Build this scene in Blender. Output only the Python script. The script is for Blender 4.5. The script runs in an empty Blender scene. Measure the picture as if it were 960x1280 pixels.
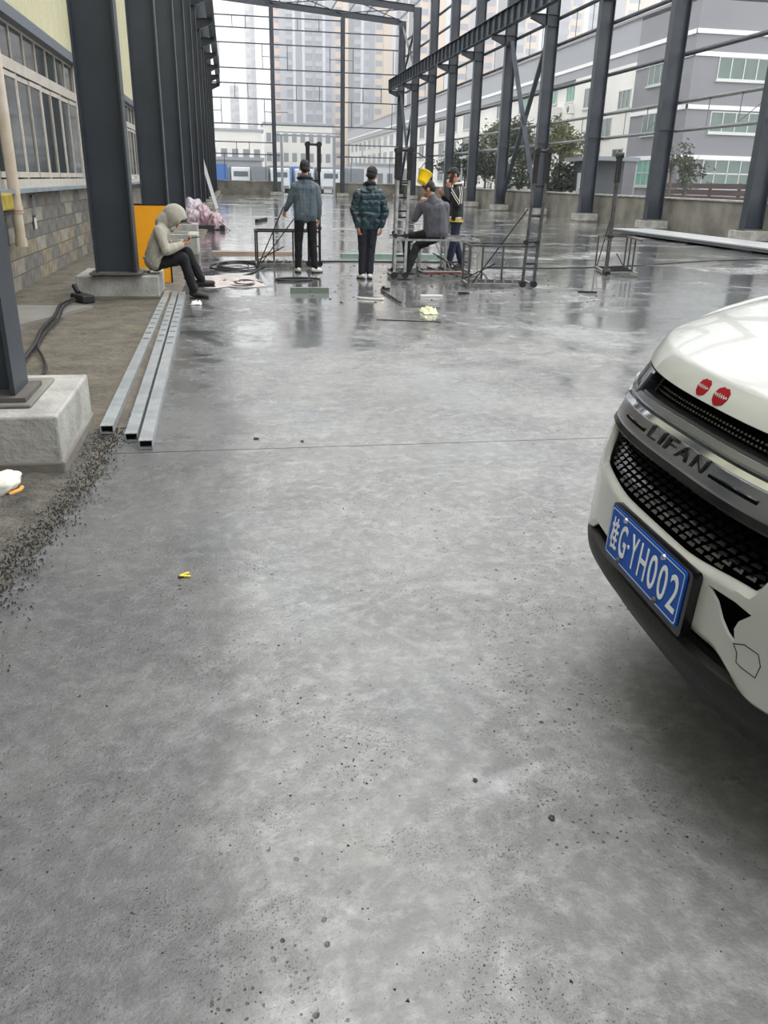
import bpy, bmesh, math, random
import numpy as np
from mathutils import Vector, Matrix, noise
random.seed(7)
scene = bpy.context.scene
PI = math.pi
# ------------------------------------------------------------------ camera, sky, light, exposure
CAMH = 1.45
F_PX = 1010.0
def setup_camera():
    d = Vector(((288-480)/F_PX, (221-640)/F_PX, 1.0)).normalized()      # direction of the hall's long axis
    h = Vector((1.0, 0.024, 0.0))
    up = d.cross(h).normalized()
    if up.y > 0: up = -up
    X = d.cross(up).normalized()
    R = Matrix((X, d, up))
    cx = R @ Vector((1,0,0)); cy = -(R @ Vector((0,1,0))); cz = -(R @ Vector((0,0,1)))
    cam = bpy.data.cameras.new('camera'); co = bpy.data.objects.new('camera', cam)
    scene.collection.objects.link(co)
    m = Matrix((cx, cy, cz)).transposed().to_4x4(); m.translation = (0,0,CAMH)
    co.matrix_world = m
    cam.sensor_fit = 'VERTICAL'; cam.sensor_height = 36.0; cam.lens = F_PX/1280*36.0
    cam.clip_start = 0.05; cam.clip_end = 2000
    scene.camera = co
setup_camera()
scene.view_settings.view_transform = 'Standard'
scene.view_settings.look = 'None'
scene.view_settings.gamma = 1.0
scene.view_settings.use_curve_mapping = False
scene.view_settings.exposure = 0.0
SKY = 3.1
w = bpy.data.worlds.new('overcast_sky'); scene.world = w; w.use_nodes = True
nt = w.node_tree; nt.nodes.clear()
out = nt.nodes.new('ShaderNodeOutputWorld'); bg = nt.nodes.new('ShaderNodeBackground')
tc = nt.nodes.new('ShaderNodeTexCoord'); sep = nt.nodes.new('ShaderNodeSeparateXYZ'); rp = nt.nodes.new('ShaderNodeValToRGB')
nt.links.new(tc.outputs['Generated'], sep.inputs[0]); nt.links.new(sep.outputs['Z'], rp.inputs[0])
rp.color_ramp.elements[0].position = 0.0; rp.color_ramp.elements[0].color = (0.95,0.955,0.96,1)
rp.color_ramp.elements[1].position = 1.0; rp.color_ramp.elements[1].color = (0.96,0.98,1.0,1)
nt.links.new(rp.outputs[0], bg.inputs[0]); bg.inputs[1].default_value = SKY
nt.links.new(bg.outputs[0], out.inputs[0])
sun = bpy.data.lights.new('cloud_veiled_sun','SUN'); sun.energy = 1.8; sun.angle = math.radians(70); sun.color=(1.0,0.985,0.96)
so = bpy.data.objects.new('cloud_veiled_sun', sun); scene.collection.objects.link(so)
so.rotation_euler = Vector((-0.22,-0.52,-0.95)).to_track_quat('-Z','Y').to_euler()

# ------------------------------------------------------------------ helpers
COL = scene.collection
def srgb(r,g,b):
    f = lambda c: (c/12.92 if c<=0.04045 else ((c+0.055)/1.055)**2.4)
    return (f(r/255.), f(g/255.), f(b/255.), 1.0)
MATS = {}
def mat(name, col, rough=0.5, metal=0.0, var=0.0, vscale=6.0, bump=0.0, bscale=40.0, spec=0.5, col2=None, coat=0.0, detail=5.0, stretch=None):
    if name in MATS: return MATS[name]
    m = bpy.data.materials.new(name); m.use_nodes = True; MATS[name] = m
    n = m.node_tree.nodes; l = m.node_tree.links; p = n['Principled BSDF']
    p.inputs['Base Color'].default_value = col; p.inputs['Roughness'].default_value = rough
    p.inputs['Metallic'].default_value = metal; p.inputs['Specular IOR Level'].default_value = spec
    p.inputs['Coat Weight'].default_value = coat; p.inputs['Coat Roughness'].default_value = 0.05
    tc = n.new('ShaderNodeTexCoord'); vec = tc.outputs['Object']
    if stretch:
        mp = n.new('ShaderNodeMapping'); mp.inputs['Scale'].default_value = stretch; l.new(vec, mp.inputs[0]); vec = mp.outputs[0]
    if var > 0 or col2:
        nz = n.new('ShaderNodeTexNoise'); nz.inputs['Scale'].default_value = vscale; nz.inputs['Detail'].default_value = detail; nz.inputs['Roughness'].default_value = 0.74 if detail>=9 else 0.5
        l.new(vec, nz.inputs['Vector'])
        mx = n.new('ShaderNodeMix'); mx.data_type = 'RGBA'
        c2 = col2 if col2 else tuple(max(0,c*(1-var)) for c in col[:3])+(1,)
        c1 = col if col2 else tuple(min(1,c*(1+var*0.6)) for c in col[:3])+(1,)
        rr = n.new('ShaderNodeMapRange'); rr.inputs[1].default_value=0.35; rr.inputs[2].default_value=0.65
        l.new(nz.outputs['Fac'], rr.inputs[0]); l.new(rr.outputs[0], mx.inputs[0])
        mx.inputs[6].default_value = c1; mx.inputs[7].default_value = c2
        l.new(mx.outputs[2], p.inputs['Base Color'])
    if bump > 0:
        nb = n.new('ShaderNodeTexNoise'); nb.inputs['Scale'].default_value = bscale; nb.inputs['Detail'].default_value = 6
        l.new(vec, nb.inputs['Vector']); bp = n.new('ShaderNodeBump'); bp.inputs['Strength'].default_value = bump; bp.inputs['Distance'].default_value = 0.02
        l.new(nb.outputs['Fac'], bp.inputs['Height']); l.new(bp.outputs[0], p.inputs['Normal'])
    return m
def tag(o, label=None, cat=None, group=None, kind=None):
    if label: o['label'] = label
    if cat: o['category'] = cat
    if group: o['group'] = group
    if kind: o['kind'] = kind
    return o
def empty(name, loc=(0,0,0), rz=0, label=None, cat=None, group=None, parent=None):
    o = bpy.data.objects.new(name, None); COL.objects.link(o); o.location = loc; o.rotation_euler = (0,0,rz)
    o.empty_display_size = 0.1
    if parent: o.parent = parent
    return tag(o, label, cat, group)
def link(name, mesh, m=None, parent=None):
    o = bpy.data.objects.new(name, mesh); COL.objects.link(o)
    if m is not None and not mesh.materials: mesh.materials.append(m)
    if parent: o.parent = parent
    return o
def copy_tree(o, parent=None):
    c = o.copy(); COL.objects.link(c)
    if parent: c.parent = parent
    for ch in list(o.children): copy_tree(ch, c)
    return c
def frame_of(d):
    d = Vector(d).normalized(); a = Vector((0,0,1)) if abs(d.z) < 0.95 else Vector((0,1,0))
    x = a.cross(d).normalized(); y = d.cross(x).normalized()
    return x, y, d
class MB:
    def __init__(s): s.v=[]; s.f=[]; s.sm=[]
    def add(s, vs, fs, smooth=False):
        b=len(s.v); s.v += [tuple(v) for v in vs]; s.f += [tuple(i+b for i in f) for f in fs]; s.sm += [smooth]*len(fs); return s
    def box(s, c, size, rz=0, rot=None):
        hx,hy,hz = (q/2 for q in size)
        vs=[Vector((x*hx,y*hy,z*hz)) for x in(-1,1) for y in(-1,1) for z in(-1,1)]
        M = rot if rot is not None else Matrix.Rotation(rz,3,'Z')
        vs=[M@v+Vector(c) for v in vs]
        return s.add(vs,[(0,1,3,2),(4,6,7,5),(0,4,5,1),(2,3,7,6),(0,2,6,4),(1,5,7,3)])
    def bb(s, x0,x1,y0,y1,z0,z1): return s.box(((x0+x1)/2,(y0+y1)/2,(z0+z1)/2),(abs(x1-x0),abs(y1-y0),abs(z1-z0)))
    def bar(s, a, b, w_, h_, updir=(0,0,1)):
        a=Vector(a); b=Vector(b); d=(b-a).normalized(); u=Vector(updir)
        if abs(u.dot(d))>0.98: u=Vector((0,1,0))
        x=d.cross(u).normalized(); y=x.cross(d).normalized()
        vs=[p+x*sx*w_/2+y*sy*h_/2 for p in(a,b) for sx,sy in((-1,-1),(1,-1),(1,1),(-1,1))]
        return s.add(vs,[(3,2,1,0),(4,5,6,7),(0,1,5,4),(1,2,6,5),(2,3,7,6),(3,0,4,7)])
    def tube(s, pts, r, n=8, r2=None, caps=True, closed=False):
        pts=[Vector(p) for p in pts]; N=len(pts); vs=[]; fs=[]
        prev=None
        for i,p in enumerate(pts):
            if closed: d=pts[(i+1)%N]-pts[i-1]
            else: d=pts[min(i+1,N-1)]-pts[max(i-1,0)]
            d.normalize()
            if prev is None: x,y,_=frame_of(d)
            else:
                x=(prev-d*prev.dot(d))
                if x.length<1e-5: x,y,_=frame_of(d)
                x.normalize(); y=d.cross(x)
            prev=x
            rr = r if r2 is None else r+(r2-r)*i/(N-1)
            for k in range(n):
                a=2*PI*k/n; vs.append(p+x*math.cos(a)*rr+y*math.sin(a)*rr)
        M=N if closed else N-1
        for i in range(M):
            j=(i+1)%N
            for k in range(n): fs.append((i*n+k,i*n+(k+1)%n,j*n+(k+1)%n,j*n+k))
        s.add(vs,fs,True)
        if caps and not closed: s.add([vs[k] for k in range(n)],[tuple(range(n))[::-1]]); s.add([vs[(N-1)*n+k] for k in range(n)],[tuple(range(n))])
        return s
    def cyl(s,a,b,r,n=16,r2=None): return s.tube([a,b],r,n,r2)
    def lathe(s, prof, c=(0,0,0), n=20, M=None):
        c=Vector(c); M=M or Matrix.Identity(3); vs=[]; fs=[]
        for r,z in prof:
            for k in range(n):
                a=2*PI*k/n; vs.append(c+M@Vector((r*math.cos(a),r*math.sin(a),z)))
        for i in range(len(prof)-1):
            for k in range(n): fs.append((i*n+k,i*n+(k+1)%n,(i+1)*n+(k+1)%n,(i+1)*n+k))
        return s.add(vs,fs,True)
    def prism(s, poly, z0, z1, M=None, off=(0,0,0)):
        off=Vector(off); M=M or Matrix.Identity(3); n=len(poly)
        vs=[off+M@Vector((x,y,z)) for z in(z0,z1) for x,y in poly]
        fs=[tuple(range(n))[::-1],tuple(range(n,2*n))]+[(i,(i+1)%n,n+(i+1)%n,n+i) for i in range(n)]
        return s.add(vs,fs)
    def mesh(s, name):
        m=bpy.data.meshes.new(name); m.from_pydata(s.v,[],s.f); m.polygons.foreach_set('use_smooth',s.sm); m.update(); return m
    def build(s, name, m, parent=None, bevel=0.0):
        me=s.mesh(name)
        o=link(name, me, m, parent)
        if bevel>0:
            b=o.modifiers.new('bevel','BEVEL'); b.width=bevel; b.segments=2; b.limit_method='ANGLE'
        return o
def ordinal(i): return ['first','second','third','fourth','fifth','sixth','seventh','eighth','ninth','tenth','eleventh','twelfth','thirteenth','fourteenth','fifteenth'][i]

# ------------------------------------------------------------------ materials
STEEL = mat('grey_blue_steel_paint', srgb(54,60,67), 0.42, 0.0, var=0.18, vscale=1.5, bump=0.05, bscale=15)
STEEL_THIN = mat('galvanised_rail', srgb(110,116,122), 0.45, 0.3, var=0.15, vscale=4)
CONC = mat('pale_concrete', srgb(164,163,157), 0.8, var=0.28, vscale=4, bump=0.5, bscale=30)
CONCW = mat('weathered_concrete', srgb(122,119,110), 0.85, var=0.32, vscale=1.3, bump=0.4, bscale=18)
BLACKRUB = mat('black_rubber', srgb(22,22,24), 0.55)
def floor_material():
    m = bpy.data.materials.new('wet_trowelled_concrete'); m.use_nodes=True; n=m.node_tree.nodes; l=m.node_tree.links; p=n['Principled BSDF']
    g = n.new('ShaderNodeNewGeometry'); P=g.outputs['Position']
    def nz(scale, detail=6, rough=0.55, st=None, dist=0.0):
        t=n.new('ShaderNodeTexNoise'); t.inputs['Scale'].default_value=scale; t.inputs['Detail'].default_value=detail; t.inputs['Roughness'].default_value=rough; t.inputs['Distortion'].default_value=dist
        if st:
            mp=n.new('ShaderNodeMapping'); mp.inputs['Scale'].default_value=st; l.new(P,mp.inputs[0]); l.new(mp.outputs[0],t.inputs['Vector'])
        else: l.new(P,t.inputs['Vector'])
        return t.outputs['Fac']
    def rng(v,a,b,c=0,d=1,sm=False):
        r=n.new('ShaderNodeMapRange'); l.new(v,r.inputs[0]); r.inputs[1].default_value=a; r.inputs[2].default_value=b; r.inputs[3].default_value=c; r.inputs[4].default_value=d
        if sm: r.interpolation_type='SMOOTHSTEP'
        return r.outputs[0]
    def math_(op,a,b):
        q=n.new('ShaderNodeMath'); q.operation=op
        for i,x in enumerate((a,b)):
            if isinstance(x,(int,float)): q.inputs[i].default_value=x
            else: l.new(x,q.inputs[i])
        return q.outputs[0]
    def mixc(f,a,b,mode='MIX'):
        q=n.new('ShaderNodeMix'); q.data_type='RGBA'; q.blend_type=mode
        if isinstance(f,(int,float)): q.inputs[0].default_value=f
        else: l.new(f,q.inputs[0])
        for i,x in((6,a),(7,b)):
            if isinstance(x,tuple): q.inputs[i].default_value=x
            else: l.new(x,q.inputs[i])
        return q.outputs[2]
    big=nz(0.42,5,0.6,dist=0.6); mid=nz(2.2,7,0.62,dist=0.4); fine=nz(16,6,0.7)
    c=mixc(rng(big,0.35,0.65),FLOOR_D,FLOOR_L)
    c=mixc(rng(mid,0.40,0.66,0,0.75),c,FLOOR_D2)
    c=mixc(rng(nz(0.9,4,0.5,st=(1,0.6,1)),0.52,0.68,0,0.55),c,FLOOR_B)
    c=mixc(rng(fine,0.46,0.68,0,0.38),c,FLOOR_L2)
    c=mixc(rng(nz(55,5,0.75),0.54,0.68,0,0.35),c,srgb(84,84,83))
    c=mixc(rng(nz(5.5,8,0.7,dist=1.2),0.54,0.68,0,0.30),c,FLOOR_L2)
    c=mixc(rng(nz(3.6,8,0.7,dist=1.5),0.56,0.70,0,0.32),c,srgb(84,84,84))
    # a few warm mud stains
    c=mixc(rng(nz(0.75,4,0.6,st=(1,1.3,1)),0.60,0.74,0,0.55),c,srgb(98,90,76))
    # left wall's dark reflection painted into the floor colour, with a wandering edge
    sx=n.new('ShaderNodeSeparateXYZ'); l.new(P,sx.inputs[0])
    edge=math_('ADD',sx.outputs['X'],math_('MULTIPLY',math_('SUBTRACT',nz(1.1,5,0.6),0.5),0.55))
    refl_shade=rng(edge,-0.18,0.08,0.75,0.0,True)
    c=mixc(refl_shade,c,(0.30,0.31,0.32,1),'MULTIPLY')
    # pits: dark pock marks
    def pits(scale, lo, thr_noise_scale, a, b):
        v=n.new('ShaderNodeTexVoronoi'); v.inputs['Scale'].default_value=scale; v.inputs['Randomness'].default_value=1.0
        dn=n.new('ShaderNodeTexNoise'); dn.inputs['Scale'].default_value=scale*1.1; l.new(P,dn.inputs['Vector'])
        vm=n.new('ShaderNodeVectorMath'); vm.operation='MULTIPLY_ADD'; l.new(dn.outputs['Color'],vm.inputs[0]); vm.inputs[1].default_value=(0.45/scale,)*3; l.new(P,vm.inputs[2]); l.new(vm.outputs[0],v.inputs['Vector'])
        near=rng(v.outputs['Distance'],lo*0.55,lo,1,0)
        sp=n.new('ShaderNodeSeparateColor'); l.new(v.outputs['Color'],sp.inputs[0])
        keep=rng(sp.outputs[0],0.45,0.50,0,1)
        dens=rng(nz(thr_noise_scale,4,0.6),a,b)
        return math_('MULTIPLY',math_('MULTIPLY',near,keep),dens)
    p1=pits(60,0.23,1.6,0.49,0.60); p2=pits(20,0.15,1.3,0.49,0.58); p3=pits(150,0.30,3.0,0.46,0.62)
    pit=math_('MAXIMUM',math_('MAXIMUM',p1,p2),math_('MULTIPLY',p3,0.6))
    c=mixc(math_('MULTIPLY',pit,0.95),c,srgb(16,16,17))
    l.new(c,p.inputs['Base Color'])
    # wetness: a water film thickens away from the camera end, broken by drier trowel marks
    sy=n.new('ShaderNodeSeparateXYZ'); l.new(P,sy.inputs[0])
    far=rng(sy.outputs['Y'],3.0,11.0,0,1,True)
    wetn=nz(0.5,7,0.66,st=(0.8,1.1,1),dist=1.0)
    wet=math_('ADD',math_('MULTIPLY',far,0.21),math_('SUBTRACT',wetn,0.30))
    wet=math_('ADD',wet,math_('MULTIPLY',math_('SUBTRACT',nz(4.5,7,0.7),0.5),0.45))
    wm=rng(wet,0.18,0.44,0,1,True)
    rough=rng(wm,0,1,0.36,0.07)
    l.new(rough,p.inputs['Roughness'])
    l.new(rng(wm,0,1,0.6,0.9),p.inputs['Specular IOR Level'])
    p.inputs['IOR'].default_value=1.5
    p.inputs['Coat Weight'].default_value=0.0
    l.new(rng(wm,0,1,0.35,1.0),p.inputs['Coat Weight']); p.inputs['Coat IOR'].default_value=1.45
    l.new(rng(wm,0,1,0.30,0.04),p.inputs['Coat Roughness'])
    # relief: moist granular skin plus pits
    h=math_('ADD',math_('MULTIPLY',nz(90,5,0.7),0.55),math_('MULTIPLY',nz(24,5,0.65),0.55))
    h=math_('SUBTRACT',h,math_('MULTIPLY',pit,0.8))
    bp=n.new('ShaderNodeBump'); l.new(h,bp.inputs['Height']); bp.inputs['Distance'].default_value=0.006
    l.new(rng(wm,0,1,1.0,0.10),bp.inputs['Strength'])
    bp2=n.new('ShaderNodeBump'); l.new(nz(3.2,3,0.5),bp2.inputs['Height']); bp2.inputs['Distance'].default_value=0.006; bp2.inputs['Strength'].default_value=0.5
    l.new(bp.outputs[0],bp2.inputs['Normal'])
    l.new(bp2.outputs[0],p.inputs['Normal'])
    l.new(bp2.outputs[0],p.inputs['Coat Normal'])
    return m
FLOOR_D=srgb(106,106,105); FLOOR_L=srgb(144,144,141); FLOOR_D2=srgb(94,95,95); FLOOR_B=srgb(130,134,138); FLOOR_L2=srgb(184,185,183)
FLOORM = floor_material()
def dirt_material():
    m=mat('gritty_dirt_concrete', srgb(108,104,94), 0.85, var=0.3, vscale=7.0, bump=1.0, bscale=60, col2=srgb(58,56,52), detail=9)
    return m
DIRT = dirt_material()
DIRT2 = mat('brown_rough_screed', srgb(112,104,90), 0.8, bump=0.9, bscale=25, col2=srgb(72,68,60), vscale=3.4, detail=9)

# ------------------------------------------------------------------ the setting: floor, ground
S0, SP, NK = 4.6, 6.1, 13
YK = [S0+SP*k for k in range(NK)]
floor = empty('floor'); tag(floor, kind='structure')
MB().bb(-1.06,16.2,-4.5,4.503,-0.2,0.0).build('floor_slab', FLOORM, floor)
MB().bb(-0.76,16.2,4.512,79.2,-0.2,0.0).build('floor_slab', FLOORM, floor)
MB().bb(-0.76,16.2,4.49,4.525,-0.22,-0.012).build('joint_filler', mat('joint_dark',srgb(46,46,47),0.8), floor)
def slab_edge(y): return float(np.interp(y,[0,2.0,2.84,3.5,4.2,4.6],[-1.02,-1.0,-0.91,-0.82,-0.74,-0.74]))
def ground_strip():
    nx,ny=46,420; x0,x1,y0,y1=-2.9,-0.70,-4.5,12.0
    vs=[];fs=[]
    for j in range(ny+1):
        y=y0+(y1-y0)*j/ny
        xe=slab_edge(y)+0.05*noise.noise(Vector((0,y*1.3,3)))+0.05*noise.noise(Vector((0,y*5,9)))
        for i in range(nx+1):
            t=i/nx; x=x0+(xe-x0)*t
            e=min(1,(1-t)*7)
            z=0.004+0.016*e*(noise.noise(Vector((x*4,y*4,0)))+0.5)+0.018*e*abs(noise.noise(Vector((x*22,y*22,5))))
            if t>0.93: z=0.022*abs(noise.noise(Vector((x*30,y*30,7))))*(1-t)/0.07+0.001
            vs.append((x,y,z))
    for j in range(ny):
        for i in range(nx):
            a=j*(nx+1)+i; fs.append((a,a+1,a+nx+2,a+nx+1))
    b=MB(); b.add(vs,fs,True); o=b.build('ground_strip', DIRT); tag(o,kind='structure')
    MB().bb(-3.4,-1.07,-4.5,4.5,-0.25,-0.004).bb(-3.4,-0.78,4.5,80,-0.25,-0.004).build('subsoil', DIRT2, o)
ground_strip()
def screed_patch():
    # brown screed between the two nearest footings and on toward the far columns
    nx,ny=30,200; b=MB(); vs=[];fs=[]
    for j in range(ny+1):
        y=4.9+(79-4.9)*(j/ny)**1.5
        for i in range(nx+1):
            x=-2.78+(2.06)*i/nx+ (0.03*noise.noise(Vector((0,y*2,1))) if i==nx else 0)
            z=0.026+0.010*noise.noise(Vector((x*3,y*2,2)))+0.007*noise.noise(Vector((x*14,y*11,4)))
            z=0.001+(z-0.001)*min(1.0,(y-4.9)/0.5)
            if i==nx: z=0.001
            vs.append((x,y,z))
    for j in range(ny):
        for i in range(nx):
            a=j*(nx+1)+i; fs.append((a,a+1,a+nx+2,a+nx+1))
    b.add(vs,fs,True); o=b.build('screed_ground', DIRT2); tag(o,kind='structure')
screed_patch()
tag(MB().prism([(-2.74,7.2),(-1.95,9.0),(-1.62,9.9),(-2.74,9.95)],0.0,0.052).build('smooth_apron', mat('smooth_apron_concrete',srgb(128,126,120),0.55,var=0.15,vscale=2)),kind='structure')
tag(MB().bb(-40,60,79.2,500,-0.3,-0.05).bb(16.2,140,-10,79.2,-0.3,-0.05).bb(-60,-3.2,-10,79.2,-0.3,-0.05).build('outer_yard', mat('outer_asphalt',srgb(120,120,118),0.7,var=0.1,vscale=0.5)),kind='structure')
# scattered black grit along the slab edge (nobody could count it)
def grit():
    b=MB(); rnd=random.Random(3)
    for i in range(5200):
        y=rnd.uniform(1.5,5.0); x=slab_edge(y)-0.05+rnd.gauss(0,0.06)
        if rnd.random()<0.3: x=rnd.uniform(-2.2,-0.75)
        r=rnd.uniform(0.002,0.006); a=rnd.uniform(0,6)
        vs=[Vector((x+math.cos(a+k*2.1)*r*rnd.uniform(.6,1.3),y+math.sin(a+k*2.1)*r*rnd.uniform(.6,1.3),0.004)) for k in range(3)]
        vs.append(Vector((x,y,0.006+r*1.3))); b.add(vs,[(0,1,3),(1,2,3),(2,0,3),(0,2,1)])
    o=b.build('black_grit', mat('black_grit',srgb(50,50,49),0.8)); tag(o,'loose black grit along the ragged left edge of the concrete slab','grit',kind='stuff')
grit()
def pebbles():
    rnd=random.Random(11); PM=mat('dark_pebble',srgb(34,34,35),0.6)
    base=None
    bmm=bmesh.new(); bmesh.ops.create_icosphere(bmm,subdivisions=2,radius=1.0)
    for v in bmm.verts: v.co*=1+0.3*noise.noise(v.co*1.7)
    me=bpy.data.meshes.new('pebble'); bmm.to_mesh(me); bmm.free(); me.materials.append(PM)
    spots=[(0.71,1.46,.008,'black pebble lying alone left of the car shadow'),(0.56,1.62,.006,'smaller black pebble beyond the lone pebble left of the car shadow'),
           (0.08,4.70,.014,'dark crumb just beyond the floor joint, left of centre'),(0.35,4.62,.010,'small dark crumb right beside the floor joint')]
    for x,y,r,lb in spots:
        o=link('pebble',me); o.location=(x,y,r*0.35); o.scale=(r*1.3,r,r*0.5); o.rotation_euler=(0,0,rnd.uniform(0,3)); tag(o,lb,'pebble')
pebbles()
def crumbs():
    b=MB(); rnd=random.Random(5)
    for i in range(5200):
        x=rnd.uniform(-0.5,1.8); y=0.85+rnd.random()**1.4*3.6
        if noise.noise(Vector((x*2.3,y*2.3,4)))+0.6*noise.noise(Vector((x*9,y*9,1)))<rnd.uniform(-0.05,0.75): continue
        r=rnd.uniform(0.0012,0.0034)*(1.7 if rnd.random()<0.08 else 1); a=rnd.uniform(0,6)
        vs=[Vector((x+math.cos(a+k*2.1)*r,y+math.sin(a+k*2.1)*r,0.0)) for k in range(3)]+[Vector((x,y,r*0.9))]
        b.add(vs,[(0,1,3),(1,2,3),(2,0,3)])
    for i in range(220):
        x=rnd.uniform(0.6,5.5); y=rnd.uniform(10.3,16.5); r=rnd.uniform(0.01,0.03); a=rnd.uniform(0,6)
        vs=[Vector((x+math.cos(a+k*2.1)*r*rnd.uniform(.6,1.4),y+math.sin(a+k*2.1)*r,0.0)) for k in range(3)]+[Vector((x,y,r*0.5))]
        b.add(vs,[(0,1,3),(1,2,3),(2,0,3)])
    tag(b.build('sand_crumbs', mat('crumb_dark',srgb(34,33,33),0.7)),'tiny dark crumbs sprinkled over the grey wet floor','grit',kind='stuff')
crumbs()

# ------------------------------------------------------------------ footings and columns
FOOT_M=CONC
def footing(x0,x1,y0,y1,h,label):
    o=empty('concrete_footing',((x0+x1)/2,(y0+y1)/2,0),0,label,'footing')
    w_,d_=(x1-x0),(y1-y0)
    b=MB(); n=10
    poly=[(-w_/2,-d_/2),(w_/2,-d_/2),(w_/2,d_/2),(-w_/2,d_/2)]
    b.prism(poly,0,h)
    q=b.build('block',FOOT_M,o,bevel=0.012)
    b=MB().bb(-w_/2-0.012,w_/2+0.012,-d_/2-0.012,d_/2+0.012,-0.02,h*0.22)
    b.build('pour_line',CONCW,o,bevel=0.01)
    g=MB().bb(-w_*0.36,w_*0.36,-d_*0.33,d_*0.33,h,h+0.02); g.build('grout_pad',CONCW,o,bevel=0.008)
    return o
def i_section(x0,x1,y,z0,z1,fw=0.30,tf=0.02,tw=0.012,taper=0.0):
    b=MB()
    b.bb(x0,x0+tf,y-fw/2,y+fw/2,z0,z1); b.bb(x1-tf,x1,y-fw/2,y+fw/2,z0,z1)
    return b
RUST=mat('scuffed_base_plate',srgb(92,88,84),0.7,var=0.3,vscale=8)
def column(side,k,x0,x1,foot,ztop,label):
    y=YK[k]; zb=foot+0.02
    c=empty('steel_column',((x0+x1)/2,y,zb),0,label,'column')
    w_=x1-x0; H=ztop-zb
    MB().bb(-w_/2,-w_/2+0.022,-0.15,0.15,0.02,H).build('flange',STEEL,c)
    MB().bb(w_/2-0.022,w_/2,-0.15,0.15,0.02,H).build('flange',STEEL,c)
    MB().bb(-w_/2+0.022,w_/2-0.022,-0.007,0.007,0.02,H).build('web',STEEL,c)
    MB().bb(-w_/2-0.06,w_/2+0.06,-0.2,0.2,0.0,0.025).build('base_plate',RUST,c)
    s=1 if side=='left' else -1
    # corbel that carries the crane beam
    xa=s*w_/2; zt=8.68-zb
    cl=0.78 if s<0 else 0.64
    prof=[(xa,zt),(xa+s*cl,zt),(xa+s*cl,zt-0.16),(xa,zt-0.46)]
    M=Matrix(((1,0,0),(0,0,-1),(0,1,0)))
    br=MB().prism(prof if s<0 else prof[::-1],-0.008,0.008,M)
    br.bb(min(xa,xa+s*(cl+0.02)),max(xa,xa+s*(cl+0.02)),-0.13,0.13,zt,zt+0.02)
    br.bar((xa,0,zt-0.46),(xa+s*cl,0,zt-0.16),0.24,0.016,(0,0,1))
    br.build('corbel',STEEL,c)
    MB().bb(-w_/2+0.022,w_/2-0.022,-0.14,0.14,zt,zt+0.012).bb(-w_/2+0.022,w_/2-0.022,-0.14,0.14,zt-0.47,zt-0.458).build('stiffener',STEEL,c)
    if side=='right':
        for zc in (3.3,): MB().bb(-w_/2+0.03,w_/2-0.03,-0.05,-0.02,zc-zb-0.02,zc-zb+0.02).build('cleat',STEEL,c)
    return c
for k in range(NK):
    fh = 0.30
    if k==0: footing(-2.05,-0.92,4.19,5.15,0.31,'big pale concrete block at the left edge, nearest the camera')
    elif k==1: footing(-1.90,-0.93,10.59,11.5,0.30,'concrete block on which the hooded man sits')
    elif k==2: footing(-1.95,-0.66,16.25,17.2,0.44,'grey concrete block just behind the hooded man')
    else: footing(-1.95,-0.90,YK[k]-0.45,YK[k]+0.45,0.30,'%s concrete block of the left column row, counted from the camera'%ordinal(k))
    column('left',k,-1.65,-1.17, 0.31 if k==0 else (0.44 if k==2 else 0.30), 14.95,
           ['nearest dark steel column, cut off by the left picture edge','large dark steel column behind the hooded man, rising from his block','second full dark steel column, with the orange board at its foot'][k] if k<3 else '%s dark steel column of the left row, counted from the camera'%ordinal(k))
    if k>=3:
        near=', beside the flat panels' if k==3 else ''
        footing(14.56,15.42,YK[k]-0.42,YK[k]+0.42,0.32,'%s concrete block of the right column row, counted from the camera'%ordinal(k-3)+near)
        column('right',k,14.70,15.28,0.32,14.0,'%s grey steel column of the right row, counted from the camera'%ordinal(k-3)+near)

# unseen hall added behind the photographer, inferred from dark faces turned that way
o=MB().bb(-9,40,-9.4,-9.0,-0.1,11.5).build('unseen_wall_behind', mat('grey_hall_cladding',srgb(120,122,124),0.6,var=0.05)); tag(o,kind='structure')
# ------------------------------------------------------------------ crane beams
def crane_beam(xc,y0,y1,zb,h,label):
    o=empty('crane_beam',(xc,y0,zb),0,label,'beam')
    L_=y1-y0
    MB().bb(-0.15,0.15,0,L_,0,0.018).bb(-0.17,0.17,0,L_,h-0.02,h).bb(-0.006,0.006,0,L_,0.018,h-0.02).build('runway_beam',STEEL,o)
    st=MB().bb(-0.14,0.14,-0.006,0.006,0.018,h-0.02).mesh('stiffener')
    st.materials.append(STEEL)
    n=int(L_/1.02)
    for i in range(n+1):
        s=link('stiffener',st,parent=o); s.location=(0,0.1+i*(L_-0.2)/n,0)
    return o
crane_beam(14.02,YK[3]-3,YK[12]+0.1,8.70,0.80,'long stiffened crane beam carried on the right column row')
crane_beam(-0.64,YK[2]-3,YK[12]+0.1,8.70,0.80,'long crane beam carried on the left column row, seen almost end-on')
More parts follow.
